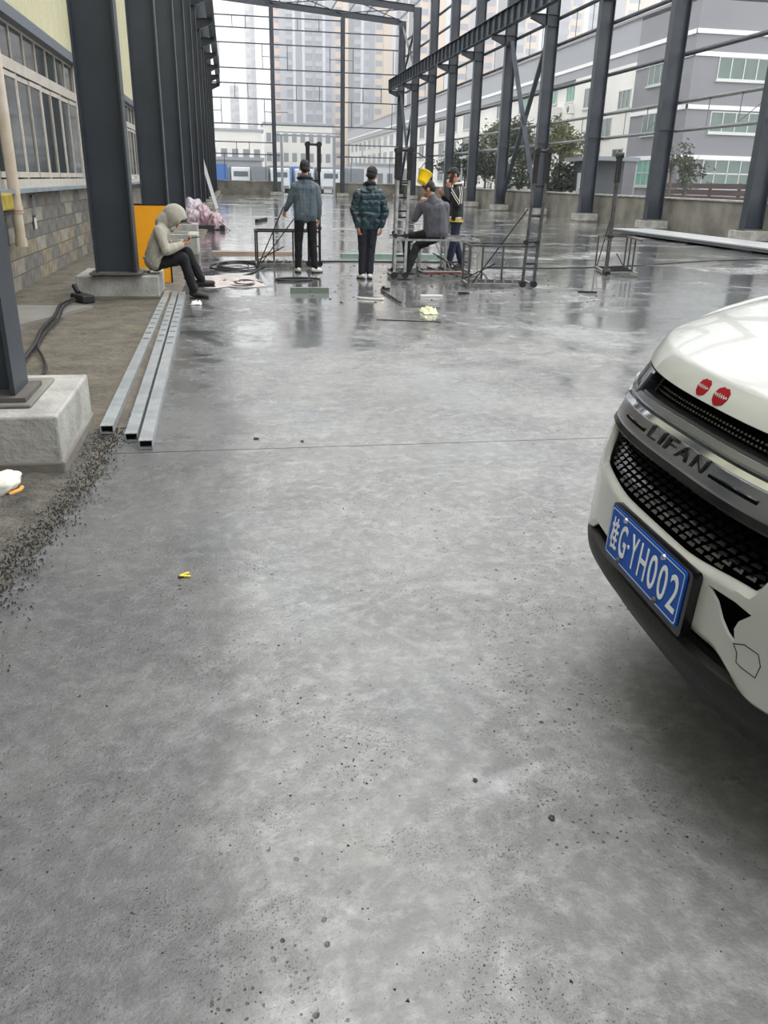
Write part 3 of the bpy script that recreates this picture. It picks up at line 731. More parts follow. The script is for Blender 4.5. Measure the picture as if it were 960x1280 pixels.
lying('leaning_board','narrow white board leaning against the left column row, beyond the plastic heap','board',MB().bar((0.25,0,0.02),(-0.35,0.1,2.3),0.16,0.03,(0,1,0)),mat('white_board',srgb(228,228,228),0.4),(-0.95,42.0,0),0)
lying('timber_board','long brown board lying across the floor behind the stands, left end','board',MB().bb(-0.78,0.85,-0.12,0.12,0,0.05),mat('brown_board',srgb(152,134,116),0.6,var=0.15,stretch=(1,12,12)),(0.34,17.5,0),0.02)
lying('green_board','long grey green board lying across the floor behind the seated man','board',MB().bb(-1.1,1.25,-0.12,0.12,0,0.06),mat('grey_green_board',srgb(118,140,128),0.5,var=0.1),(3.25,17.1,0),-0.01)
lying('black_bar','short black bar lying far back on the floor, left of the denim-jacket man','bar',MB().bar((-0.19,-0.8,0.05),(0.19,0.8,0.05),0.12,0.10),BLACKRUB,(1.02,31.0,0),0)
lying('black_pipe','thin black pipe lying across the whole floor behind the men','pipe',MB().tube([(-1.9,-0.1,0.012),(0.2,0.02,0.012),(1.9,0.0,0.012),(2.6,0.1,0.012)],0.014,6),BLACKRUB,(1.9,15.9,0),0)
# yellow scrap in the foreground
def yscrap():
    Y=mat('yellow_scrap',srgb(226,200,70),0.5)
    o=empty('yellow_scrap',(-0.245,2.91,0),0.3,'tiny yellow and black torn scrap on the foreground floor','scrap')
    MB().bar((-0.018,0.006,0.006),(0.020,0.016,0.008),0.010,0.006).bar((-0.018,0.006,0.006),(0.018,-0.012,0.005),0.009,0.005).build('yellow_strip',Y,o)
    MB().bar((-0.026,0.0,0.003),(-0.002,0.004,0.004),0.016,0.005).build('black_end',BLACKRUB,o)
yscrap()
# coils of cable
def coil(label,loc,rx,ry,turns,seed):
    pts=[]; rnd=random.Random(seed)
    for i in range(turns*14+6):
        a=2*PI*i/14; k=1+0.12*noise.noise(Vector((i*0.21,seed,0)))
        j=i/14; pts.append((loc[0]+rx*(0.14*math.sin(j*2.1+seed)+k*(1-0.16*j)*math.cos(a)),loc[1]+ry*(0.25*math.sin(j*1.7+seed)+k*(1-0.1*j)*math.sin(a)),0.010+0.006*j))
    return cable(label,pts,0.0115,None,'cable_coil')
coil('coiled black cable on the pinkish sheet near the hooded man\'s feet',(0.12,12.35,0),0.24,0.34,3,2)
coil('larger loops of black cable between the hooded man and the denim-jacket man',(0.05,14.9,0),0.50,0.85,3,5)
coil('small flat loop of black cable in front of the denim-jacket man\'s shoes',(0.92,12.9,0),0.33,0.22,2,8)
cable('black cable trailing from the hooded man\'s feet past the coils',[(-0.75,12.9,0.015),(-0.5,12.6,0.015),(-0.3,12.5,0.015),(-0.1,12.8,0.02),(0.1,13.3,0.015),(0.3,13.9,0.012),(0.6,15.2,0.012),(0.9,15.9,0.012)],0.012)
cable('thin black cable crossing the far right floor toward the picture edge',[(4.6,15.0,0.01),(6,14.9,0.01),(8,15.6,0.01),(10,16.6,0.01),(13,17.5,0.01),(15.5,18.5,0.01)],0.01)
lying('angle_iron','short angle-iron offcut standing in the free-standing stand base','offcut',MB().bar((-0.10,0,0.02),(0,0,0.13),0.02,0.02).bar((0,0,0.13),(0.10,0,0.02),0.02,0.02),SCAF,(3.86,12.75,0),0.1)
# red and pale bars lying in the seated man's stand
for i,(x,y,a,c,lb) in enumerate([(3.30,13.22,0.05,(120,70,62),'rust red bar lying inside the base of the seated man\'s stand'),(3.35,13.32,-0.1,(190,180,170),'pale bar lying beside the rust red bar in the seated man\'s stand')]):
    lying('loose_bar',lb,'bar',MB().bb(-0.32,0.32,-0.02,0.02,0.075,0.1),mat('bar_%d'%i,srgb(*c),0.5),(x,y,0),a)
# stacked panels at the right
def panels():
    o=empty('panel_stack',(13.2,22.0,0),0.02,'long low stack of flat pale grey panels on the floor by the right wall','stack')
    PM=mat('pale_panel',srgb(176,178,178),0.35,0.2,var=0.1,vscale=1); DK=mat('panel_edge',srgb(84,88,92),0.5,0.2)
    for i in range(3):
        z=0.05+i*0.035
        MB().bb(-0.75+0.04*i,0.75-0.02*i,-7.5+0.3*i,5.2-0.2*i,z,z+0.03).build('panel',PM if i==2 else DK,o)
    for y in (-6,-3,0,3): MB().bb(-0.7,0.7,y-0.05,y+0.05,0,0.05).build('bearer',BLACKRUB,o)
panels()
# small pale bag at the left edge
def bag():
    o=empty('crumpled_bag',(-1.19,3.93,0.0),0.2,'small off-white crumpled bag at the left edge, in front of the big block','bag')
    bm=bmesh.new(); bmesh.ops.create_icosphere(bm,subdivisions=4,radius=1)
    for v in bm.verts:
        n_=v.co.normalized(); k=1+0.16*noise.noise(n_*2.2)+0.10*abs(noise.noise(n_*5+Vector((3,1,2))))
        v.co=Vector((v.co.x*0.115*k,v.co.y*0.10*k,max(-0.045,v.co.z*0.062*k)+0.045))
        if v.co.x>0.04: v.co.z+=0.02*(v.co.x-0.04)/0.06
    me=bpy.data.meshes.new('bag'); bm.to_mesh(me); bm.free(); me.polygons.foreach_set('use_smooth',[True]*len(me.polygons))
    link('bag_body',me,mat('off_white_bag',srgb(224,220,208),0.6,var=0.12,vscale=14),o)
    MB().tube([(0.03,-0.06,0.075),(0.09,-0.03,0.085),(0.11,0.02,0.07)],0.006,6).build('string',mat('bag_string',srgb(240,238,230),0.6),o)
    MB().tube([(0.06,-0.082,0.02),(0.108,-0.045,0.022),(0.118,0.0,0.02)],0.012,8).build('orange_stain_fold',mat('orange_fold',srgb(206,150,70),0.6),o)
bag()
# ------------------------------------------------------------------ people
SKIN=mat('skin_tan',srgb(176,126,100),0.5,var=0.06,vscale=8)
HAIR=mat('black_hair',srgb(22,19,18),0.6,bump=0.8,bscale=120,stretch=(1,1,0.3))
def vmesh(name,mb,voxel,smooth=4,disp=None):
    me=mb.mesh('tmp'); o=bpy.data.objects.new('tmp',me); COL.objects.link(o)
    r=o.modifiers.new('r','REMESH'); r.mode='VOXEL'; r.voxel_size=voxel; r.use_smooth_shade=True
    s=o.modifiers.new('s','SMOOTH'); s.factor=0.5; s.iterations=smooth
    dg=bpy.context.evaluated_depsgraph_get(); dg.update()
    ev=o.evaluated_get(dg); out=bpy.data.meshes.new_from_object(ev); out.name=name
    bpy.data.objects.remove(o); bpy.data.meshes.remove(me)
    if disp:
        N=len(out.vertices); co=np.empty(N*3); no=np.empty(N*3)
        out.vertices.foreach_get('co',co); out.vertices.foreach_get('normal',no); co=co.reshape(-1,3); no=no.reshape(-1,3)
        for i in range(N):
            co[i]+=no[i]*disp(Vector(co[i]))
        out.vertices.foreach_set('co',co.ravel()); out.update()
    out.polygons.foreach_set('use_smooth',[True]*len(out.polygons))
    return out
_sph=None
def sph(mb,c,r,M=None):
    global _sph
    if _sph is None:
        bm=bmesh.new(); bmesh.ops.create_icosphere(bm,subdivisions=2,radius=1); _sph=([v.co.copy() for v in bm.verts],[tuple(v.index for v in f.verts) for f in bm.faces]); bm.free()
    r=(r,r,r) if isinstance(r,(int,float)) else r
    vs=[]
    for v in _sph[0]:
        q=Vector((v.x*r[0],v.y*r[1],v.z*r[2])); q=(M@q) if M is not None else q; vs.append(q+Vector(c))
    mb.add(vs,_sph[1],True)
def cap(mb,a,ra,b,rb):
    a=Vector(a); b=Vector(b)
    if (b-a).length<1e-4: sph(mb,a,ra); return
    mb.tube([a,b],ra,14,r2=rb); sph(mb,a,ra); sph(mb,b,rb)
def lerp(a,b,t): return Vector(a)*(1-t)+Vector(b)*t
def hand(mb,wrist,d,palm,side,curl=0.5,s=1.0):
    """d: direction of the hand, palm: palm-facing direction, side: +1/-1 puts the thumb"""
    d=Vector(d).normalized(); p=Vector(palm); p=(p-d*p.dot(d)).normalized(); x=d.cross(p).normalized()*side
    w_=Vector(wrist)
    for k in range(4):
        o=(k-1.5)*0.019*s
        cap(mb,w_+d*0.01,0.017*s,w_+d*0.085*s+x*o,0.0125*s)
        L_=[0.036,0.041,0.038,0.030][k]*s; q=w_+d*0.090*s+x*o
        a=curl*(0.9+0.08*k)
        for seg in range(3):
            dd=(d*math.cos(a)+p*math.sin(a)); n_=q+dd*L_*(1,0.7,0.55)[seg]
            cap(mb,q,(0.0095-0.001*seg)*s,n_,(0.0085-0.001*seg)*s); q=n_; a+=curl*0.8
    t0=w_+d*0.025*s-x*0.026*s; t1=t0+(d*0.7-x*0.6+p*0.35).normalized()*0.036*s; t2=t1+(d*0.85-x*0.15+p*0.5).normalized()*0.030*s
    cap(mb,t0,0.014*s,t1,0.011*s); cap(mb,t1,0.011*s,t2,0.009*s)
class Fig: pass
def figure(loc,label,J,face,shirt,pants,shoes,hair=True,hands=None,rz=0,shirt_disp=None,voxel=0.008,longcoat=0.0,bulk=1.0,hood=None,shirt_name='jacket',sock=None,hairm=None):
    root=empty('person',loc,rz,label,'person')
    J={k:Vector(v) for k,v in J.items()}
    face=Vector(face).normalized()
    lat=(J['sr']-J['sl']).normalized()
    hl=(J['hr']-J['hl']).normalized()
    neck=J['neck']; head=J['head']; hip=(J['hl']+J['hr'])/2; chest=lerp(hip,neck,0.68)
    up=(head-neck).normalized(); hx=face.cross(up).normalized(); fy=up.cross(hx).normalized()
    HM=Matrix((hx,fy,up)).transposed()      # columns: right, forward, up
    # -- skin
    b=MB()
    cap(b,lerp(neck,chest,0.2),0.058,head-up*0.05,0.054)
    sph(b,head+HM@Vector((0,-0.010,0.028)),(0.076,0.094,0.092),HM)        # skull
    sph(b,head+HM@Vector((0,0.026,-0.045)),(0.058,0.066,0.072),HM)        # jaw
    sph(b,head+HM@Vector((0,0.064,-0.088)),(0.026,0.022,0.018),HM)        # chin
    cap(b,head+HM@Vector((0,0.088,0.008)),0.008,head+HM@Vector((0,0.112,-0.034)),0.014)  # nose
    for s in (-1,1):
        sph(b,head+HM@Vector((s*0.079,-0.008,-0.010)),(0.010,0.022,0.034),HM)   # ears
        sph(b,head+HM@Vector((s*0.036,0.070,-0.024)),(0.024,0.02,0.022),HM)     # cheeks
        cap(b,head+HM@Vector((s*0.015,0.088,0.028)),0.009,head+HM@Vector((s*0.048,0.076,0.026)),0.008) # brow
    cap(b,head+HM@Vector((-0.018,0.088,-0.062)),0.007,head+HM@Vector((0.018,0.088,-0.062)),0.007)
    cap(b,head+HM@Vector((-0.014,0.086,-0.072)),0.007,head+HM@Vector((0.014,0.086,-0.072)),0.007)
    for t in (-0.07,0.0,0.07): cap(b,chest+lat*t,0.085,hip+hl*t*0.9,0.08)
    cap(b,J['sl'],0.045,J['sr'],0.045)
    for a,c,d,e,f,g in (('sl','el','wl','hl','kl','al'),('sr','er','wr','hr','kr','ar')):
        cap(b,J[a],0.048,J[c],0.038); cap(b,J[c],0.038,J[d],0.026)
        cap(b,J[e],0.080,J[f],0.052); cap(b,J[f],0.050,J[g],0.036)
    for s,key in ((1,'l'),(-1,'r')):
        hd=(hands or {}).get(key)
        if hd: hand(b,J['w'+key],hd[0],hd[1],hd[2] if len(hd)>2 else s,hd[3] if len(hd)>3 else 0.45)
    me=vmesh('body',b,voxel*0.85,3); body=link('body',me,SKIN,root)
    EW=mat('eye_white',srgb(220,216,210),0.3); EB=mat('eye_dark',srgb(24,18,16),0.2)
    for s in (-1,1):
        e=MB(); sph(e,head+HM@Vector((s*0.031,0.078,0.006)),0.0125); q=e.build('eye',EW,root)
        e=MB(); sph(e,head+HM@Vector((s*0.031,0.0875,0.006)),0.0055); e.build('iris',EB,q)
    # -- top garment
    b=MB(); k=bulk
    for t in (-0.095,-0.03,0.03,0.095): cap(b,lerp(chest,neck,0.25)+lat*t,0.090*k,hip+hl*t*0.9+(J.get('belly',Vector((0,0,-0.0)))),0.106*k)
    for t in (-0.10,-0.03,0.03,0.10): cap(b,hip+hl*t*0.9+(neck-hip).normalized()*0.03,0.098*k,hip+hl*t*0.9+(J.get('belly',(hip-neck).normalized()*0.03)),0.098*k)
    dz=Vector((0,0,-0.02)); cap(b,J['sl']+dz,0.062*k,J['sr']+dz,0.062*k)
    for q in ('sl','sr'): cap(b,lerp(neck,chest,0.12),0.062,lerp(J[q],neck,0.12)+dz,0.058)
    cap(b,lerp(neck,chest,0.30),0.085,lerp(neck,head,0.22),0.064)
    for a,c,d in (('sl','el','wl'),('sr','er','wr')):
        cap(b,J[a]-Vector((0,0,0.015)),0.066*k,J[c],0.054*k); cap(b,J[c],0.058*k,lerp(J[c],J[d],0.93),0.043*k)
    if hood:
        cap(b,lerp(neck,chest,0.1)-fy*0.02,0.095,head-up*0.04-fy*0.03,0.098)
    def base_fold(p):
        return 0.007*noise.noise(p*9)+0.005*noise.noise(Vector((p.x*22,p.y*22,p.z*10)))
    me=vmesh(shirt_name,b,voxel,4,(lambda p: base_fold(p)+shirt_disp(p)) if shirt_disp else base_fold)
    top=link(shirt_name,me,shirt,root)
    # -- trousers
    b=MB()
    for t in (-0.045,0.045): cap(b,hip+hl*t+Vector((0,0,0.02)),0.088,hip+hl*t,0.094)
    for e,f,g in (('hl','kl','al'),('hr','kr','ar')):
        cap(b,J[e],0.088,J[f],0.070); cap(b,J[f],0.070,J[g]+Vector((0,0,0.0)),0.056)
    me=vmesh('trousers',b,voxel,4,lambda p: 0.008*noise.noise(Vector((p.x*14,p.y*14,p.z*9)))+0.004*noise.noise(p*26)); link('trousers',me,pants,root)
    # -- shoes
    for key in ('l','r'):
        a=J['a'+key]; t=J['t'+key]; d=(t-a); dl=d.copy(); dl.z*=0.2; dl.normalize()
        b=MB(); cap(b,a+Vector((0,0,-0.045))-dl*0.035,0.036,a+Vector((0,0,-0.045))+dl*0.06,0.040)
        cap(b,a+Vector((0,0,-0.045))+dl*0.05,0.042,t,0.034); cap(b,a,0.04,a+Vector((0,0,-0.05)),0.042)
        me=vmesh('shoe',b,0.007,3); sh=link('shoe',me,shoes,root)
        zmin=min(v.co.z for v in me.vertices)
        for v in me.vertices:
            if v.co.z<zmin+0.012: v.co.z=zmin+0.004
        pr=dl.cross(Vector((0,0,1))).normalized(); c0=a-dl*0.06; c1=t+dl*0.03
        ring=[c0+pr*0.034,c0-pr*0.034,lerp(c0,c1,.6)-pr*0.046,c1-pr*0.026,c1+pr*0.026,lerp(c0,c1,.6)+pr*0.046]
        bb_=MB(); n_=len(ring); zb=zmin-0.004
        bb_.add([(q.x,q.y,zb) for q in ring]+[(q.x,q.y,zb+0.018) for q in ring],[tuple(range(n_))[::-1],tuple(range(n_,2*n_))]+[(i,(i+1)%n_,n_+(i+1)%n_,n_+i) for i in range(n_)])
        bb_.build('sole',mat('dark_sole',srgb(40,38,36),0.7) if not sock else mat('dark_sole',srgb(40,38,36),0.7),sh)
        if sock:
            MB().tube([J['a'+key]+Vector((0,0,0.07)),J['a'+key]-Vector((0,0,0.02))],0.045,14).build('sock',sock,root)
    # -- hair
    if hair:
        b=MB()
        sph(b,head+HM@Vector((0,-0.022,0.046)),(0.083,0.092,0.086),HM)
        sph(b,head+HM@Vector((0,-0.050,-0.006)),(0.074,0.062,0.068),HM)
        sph(b,head+HM@Vector((0,0.040,0.090)),(0.058,0.045,0.036),HM)
        for s in (-1,1): sph(b,head+HM@Vector((s*0.068,0.006,0.028)),(0.018,0.034,0.03),HM)
        me=vmesh('hair',b,0.008,2,lambda p: 0.007*noise.noise(p*30)+0.004*noise.noise(p*80)); link('hair',me,hairm or HAIR,root)
    root['_']=0; del root['_']
    return root,J,HM
def denim_disp(p): return 0.004*noise.noise(Vector((p.x*12,p.y*12,p.z*30)))
DENIM=mat('faded_blue_denim',srgb(84,96,102),0.85,var=0.25,vscale=7,bump=0.3,bscale=120)
BLACKT=mat('black_trouser_cloth',srgb(15,15,19),0.85,var=0.2,vscale=5)
WSHOE=mat('white_trainer',srgb(226,220,212),0.5,var=0.1,vscale=20)
DSHOE=mat('dark_shoe',srgb(44,40,38),0.6)
# man in denim, back to the camera, leaning a rod with the left hand
root,J,HM=figure((1.17,13.95,0),'standing man seen from behind in a faded blue denim jacket, holding a rod',
 dict(neck=(-0.0,0.0,1.44),head=(0.0,0.02,1.60),sl=(-0.17,0.0,1.34),sr=(0.17,0.0,1.34),el=(-0.245,0.03,1.12),er=(0.22,0.0,1.08),wl=(-0.31,0.13,0.97),wr=(0.215,0.05,0.85),
      hl=(-0.09,0,0.90),hr=(0.09,0,0.90),kl=(-0.12,0.03,0.48),kr=(0.115,0.03,0.48),al=(-0.13,0.0,0.10),ar=(0.14,-0.02,0.10),tl=(-0.15,0.12,0.036),tr=(0.24,0.06,0.036)),
 (0.05,1,-0.1),DENIM,BLACKT,WSHOE,hands={'l':((-0.25,0.3,-0.9),(0.6,0.5,0),1,0.8),'r':((0.0,0.1,-1),(-1,0.2,0),-1,0.4)},shirt_disp=denim_disp)
b=MB().tube([(-0.11,0.02,1.455),(-0.06,-0.06,1.475),(0,-0.085,1.48),(0.06,-0.06,1.475),(0.11,0.02,1.455),(0.0,0.08,1.44)],0.026,8,closed=True); b.build('dark_collar',mat('dark_collar_cloth',srgb(40,46,60),0.8),root)
b=MB()
for z in (1.30,): b.tube([(-0.16,-0.09,z),(0,-0.112,z+0.005),(0.16,-0.09,z)],0.004,6)
for s in (-1,1): b.tube([(s*0.10,-0.102,1.30),(s*0.075,-0.112,0.9)],0.0035,6)
b.build('seam',mat('denim_seam',srgb(70,96,116),0.8),root)
o=MB().tube([(0.83,14.10,1.02),(0.38,14.40,0.03)],0.010,8).build('steel_rod',SCAD); tag(o,'thin dark rod held aslant by the man in the denim jacket','rod')
# man in quilted jacket
def quilt(p):
    a=math.atan2(p.y,p.x)
    v=0.0
    r=math.floor(p.z*15); u=p.x*17+(0.5 if int(r)%2 else 0)
    return 0.012*(abs(math.sin((p.z+0.03*noise.noise(p*5))*11*PI))**0.6)*(0.2+0.8*abs(math.sin(u*0.62*PI))**0.6)+0.006*noise.noise(p*12)-0.003
QUILT=mat('dark_teal_quilted_nylon',srgb(26,62,66),0.30,var=0.45,vscale=14,col2=srgb(10,16,30))
root,J,HM=figure((2.06,13.08,0),'standing man seen from behind in a dark teal quilted jacket, arms hanging',
 dict(neck=(0.02,0.0,1.37),head=(0.05,0.015,1.52),sl=(-0.15,0.0,1.265),sr=(0.18,0.0,1.265),el=(-0.225,-0.02,1.02),er=(0.26,-0.02,1.02),wl=(-0.16,-0.05,0.80),wr=(0.20,-0.05,0.80),
      hl=(-0.085,0.02,0.84),hr=(0.085,0.02,0.84),kl=(-0.075,0.03,0.45),kr=(0.055,0.03,0.46),al=(-0.085,0.0,0.10),ar=(0.035,-0.03,0.10),tl=(-0.12,0.10,0.036),tr=(0.05,0.10,0.036)),
 (0.35,1,-0.05),QUILT,mat('dark_indigo_trousers',srgb(26,28,38),0.85,var=0.3,vscale=6),WSHOE,hands={'l':((0.05,0.02,-1),(0.6,0.4,0),1,0.5),'r':((-0.05,0.02,-1),(-0.6,0.4,0),-1,0.5)},shirt_disp=quilt,bulk=1.12,shirt_name='quilted_jacket')
MB().tube([(-0.06,0.03,1.39),(-0.035,-0.05,1.41),(0.02,-0.075,1.415),(0.08,-0.05,1.41),(0.10,0.03,1.39),(0.02,0.07,1.39)],0.026,8,closed=True).build('collar',mat('navy_collar',srgb(22,26,40),0.7),root)
# seated man in grey sweater, perched on the stand, facing away to the left
root,J,HM=figure((3.15,13.30,0),'man in a grey sweater perched on a stand frame with a hand at his mouth',
 dict(neck=(-0.02,-0.02,1.20),head=(-0.085,0.03,1.335),sl=(-0.17,0.08,1.11),sr=(0.17,-0.06,1.11),el=(-0.27,0.16,0.90),er=(0.21,0.07,0.84),wl=(-0.19,0.24,1.12),wr=(0.02,0.26,0.80),
      hl=(-0.02,0.05,0.67),hr=(0.13,-0.04,0.67),kl=(-0.38,0.30,0.60),kr=(-0.22,0.16,0.48),al=(-0.36,0.14,0.12),ar=(-0.40,0.0,0.11),tl=(-0.50,0.20,0.04),tr=(-0.52,0.06,0.04),belly=(0.0,0.0,0.03)),
 (-0.85,0.55,-0.12),mat('grey_marl_knit',srgb(92,92,99),0.9,var=0.15,vscale=8,bump=0.3,bscale=150),BLACKT,DSHOE,hands={'l':((0.35,-0.5,0.75),(0.8,0,0.1),1,0.9),'r':((-0.7,0.4,-0.2),(0,0,-1),-1,0.5)},shirt_name='sweater',bulk=1.08)
# man standing in profile, hand at face
BJ=mat('black_track_top',srgb(26,28,30),0.7,var=0.2,vscale=6)
root,J,HM=figure((3.80,14.45,0),'standing man in profile in a black top with white sleeve stripes, hand to his face',
 dict(neck=(0.03,0.0,1.41),head=(-0.06,0.0,1.555),sl=(-0.02,-0.17,1.32),sr=(0.03,0.17,1.32),el=(-0.02,-0.24,1.12),er=(-0.05,0.22,1.06),wl=(-0.15,-0.16,1.36),wr=(-0.20,0.14,1.22),
      hl=(0.02,-0.085,0.86),hr=(0.02,0.085,0.86),kl=(-0.03,-0.09,0.47),kr=(0.06,0.09,0.48),al=(-0.10,-0.09,0.10),ar=(0.18,0.08,0.13),tl=(-0.24,-0.10,0.036),tr=(0.06,0.09,0.040)),
 (-1,-0.05,-0.25),BJ,mat('navy_trousers',srgb(30,36,56),0.85,var=0.2,vscale=6),DSHOE,hands={'l':((-0.25,0.25,0.9),(0.3,0.8,0),-1,0.5),'r':((-0.6,-0.5,0.5),(0,0.3,1),1,0.6)},shirt_name='track_top')
WST=mat('white_stripe_cloth',srgb(214,206,196),0.8); YST=mat('yellow_stripe_cloth',srgb(206,178,92),0.8)
for off in (-0.012,0.022):
    MB().tube([(0.0+off,-0.235,1.385),(0.01+off,-0.262,1.28),(-0.0+off,-0.304,1.12)],0.007,6).build('sleeve_stripe',WST,root)
    MB().tube([(-0.02,-0.300,1.12+off*1.5),(-0.09,-0.262,1.22+off*1.5),(-0.145,-0.215,1.315+off*1.5)],0.007,6).build('sleeve_stripe',WST,root)
for z,m_ in ((0.885,WST),(0.855,YST),(0.828,YST)):
    ring=[(0.02+0.104*math.cos(a),0.182*math.sin(a),z) for a in [2*PI*i/16 for i in range(16)]]
    MB().tube(ring,0.017,8,closed=True).build('hem_band',m_,root)
MB().tube([(-0.05,-0.06,1.425),(0.05,-0.09,1.44),(0.11,0,1.45),(0.05,0.09,1.44),(-0.05,0.05,1.42)],0.018,8,closed=True).build('pale_collar',WST,root)
o=MB().box((3.64,14.20,1.50),(0.065,0.012,0.125),rot=Matrix.Rotation(0.25,3,'Y')).build('mobile_phone',BLACKRUB,None,0.004); tag(o,'black phone held at the face of the standing man in the striped black top','phone')
# hooded man seated on the block, looking at a phone
HOOD=mat('beige_marl_fleece',srgb(160,155,142),0.9,var=0.12,vscale=9,bump=0.4,bscale=90)
root,J,HM=figure((-0.99,10.93,0),'seated man in a beige hooded top and black trousers looking at his phone',
 dict(neck=(0.15,0.0,0.905),head=(0.285,-0.01,0.975),sl=(0.10,0.16,0.83),sr=(0.10,-0.16,0.83),el=(0.18,0.24,0.60),er=(0.17,-0.23,0.60),wl=(0.36,0.09,0.67),wr=(0.355,-0.07,0.655),
      hl=(0.0,0.09,0.42),hr=(0.0,-0.08,0.42),kl=(0.40,0.12,0.55),kr=(0.36,-0.10,0.50),al=(0.56,0.16,0.21),ar=(0.47,-0.12,0.11),tl=(0.70,0.17,0.165),tr=(0.62,-0.14,0.036),belly=(0.0,0,0.05)),
 (0.75,-0.08,-0.66),HOOD,BLACKT,DSHOE,hair=False,hands={'l':((0.8,-0.45,0.25),(0,-0.2,1),-1,0.5),'r':((0.8,0.35,0.25),(0,0.2,1),1,0.5)},hood=True,bulk=1.15,shirt_name='hooded_top',sock=mat('green_sock',srgb(30,74,66),0.8))
def make_hood():
    bm=bmesh.new(); bmesh.ops.create_icosphere(bm,subdivisions=4,radius=1)
    rem=[v for v in bm.verts if (v.co.y>0.58 and v.co.z>-0.9)]
    bmesh.ops.delete(bm,geom=rem,context='VERTS')
    head=J['head']
    for v in bm.verts:
        c=v.co.copy(); pk=1+0.10*max(0,-c.y)+0.05*noise.noise(c*2.2)
        v.co=head+HM@Vector((c.x*0.100*pk,c.y*0.138*pk+0.008,c.z*0.132*pk+0.004))
    me=bpy.data.meshes.new('hood'); bm.to_mesh(me); bm.free(); me.polygons.foreach_set('use_smooth',[True]*len(me.polygons))
    o=link('hood',me,HOOD,root); s=o.modifiers.new('s','SOLIDIFY'); s.thickness=0.014; s.offset=1
    b=MB(); sph(b,head+HM@Vector((0,0.02,0.062)),(0.080,0.085,0.055),HM); b.build('fringe',HAIR,root)
make_hood()
MB().tube([(-0.03,-0.185,0.44),(0.06,-0.19,0.48),(0.12,-0.19,0.53)],0.006,6).build('white_piping',WST,root)
MB().tube([(-0.10,-0.10,0.50),(0.02,-0.165,0.53),(0.13,-0.10,0.56),(0.15,0.05,0.56),(0.02,0.16,0.53),(-0.10,0.10,0.50)],0.028,8,closed=True).build('hem_rib',HOOD,root)
o=MB().box((-0.99+0.50,10.93,0.735),(0.15,0.075,0.010),rot=Matrix.Rotation(-0.12,3,'Y')).build('mobile_phone',BLACKRUB,None,0.003); tag(o,'black phone in the hands of the hooded man','phone')
# ------------------------------------------------------------------ the white car at the right
WPAINT=mat('white_car_paint',srgb(183,185,180),0.22,0.0,spec=0.5,coat=0.6,bump=0.0,var=0.03,vscale=3)
GBLACK=mat('gloss_black_plastic',srgb(16,16,18),0.18)
MBLACK=mat('matt_black_plastic',srgb(22,23,24),0.55,bump=0.2,bscale=200)
CHROME=mat('chrome',srgb(205,208,212),0.08,1.0)
SATIN=mat('satin_chrome',srgb(176,178,182),0.24,0.95)
DCHROME=mat('dark_chrome',srgb(120,122,126),0.22,0.9)
VOID=mat('grille_void',srgb(6,6,7),0.9,spec=0.1)
CAR=empty('car',(1.004,1.7175,0),math.radians(176.8),'white car with a blue number plate and two red lip stickers, entering from the right','car')
U0=-0.04
def cplan(u):
    a=min(abs(u-U0)/0.92,0.9999); return 0.9*(1-(1-a**3.2)**(1/2.2))
ZS=[.15,.25,.33,.40,.45,.50,.64,.70,.80,.90,.96,1.02,1.08]; WSS=[-.06,-.03,-.005,.0,-.0,-.003,-.012,-.02,-.05,-.09,-.13,-.25,-.5]
def f0(z): return float(np.interp(z,ZS,WSS))
def S(u,z,off=0.0):
    p=Vector((f0(z)-cplan(u),u,z))
    if off:
        e=1e-3
        du=Vector((-(cplan(u+e)-cplan(u-e))/(2*e),1,0)); dz=Vector(((f0(z+e)-f0(z-e))/(2*e),0,1))
        n=du.cross(dz).normalized(); 
        if n.x<0: n=-n
        p+=n*off
    return p
def patch(name,u0,u1,zlo,zhi,m,parent=None,off=0.0,th=0.02,nu=60,nz=8,fn=None,smooth=True,bevel=0.0):
    fn=fn or S; vs=[];fs=[]
    for lay in (off,off-th):
        for i in range(nu+1):
            u=u0+(u1-u0)*i/nu; a=zlo(u) if callable(zlo) else zlo; b=zhi(u) if callable(zhi) else zhi
            for j in range(nz+1): vs.append(fn(u,a+(b-a)*j/nz,lay))
    W=nz+1; N=(nu+1)*W
    for i in range(nu):
        for j in range(nz):
            a=i*W+j; fs.append((a,a+W,a+W+1,a+1)); fs.append((N+a,N+a+1,N+a+W+1,N+a+W))
        a=i*W; fs.append((a,N+a,N+a+W,a+W)); a=i*W+nz; fs.append((a,a+W,N+a+W,N+a))
    for j in range(nz):
        fs.append((j,j+1,N+j+1,N+j)); a=nu*W+j; fs.append((a,N+a,N+a+1,a+1))
    b=MB(); b.add(vs,fs,False); o=b.build(name,m,parent or CAR,bevel)
    if smooth:
        o.data.polygons.foreach_set('use_smooth',[True]*len(o.data.polygons)); o.data.set_sharp_from_angle(angle=math.radians(35))
    return o
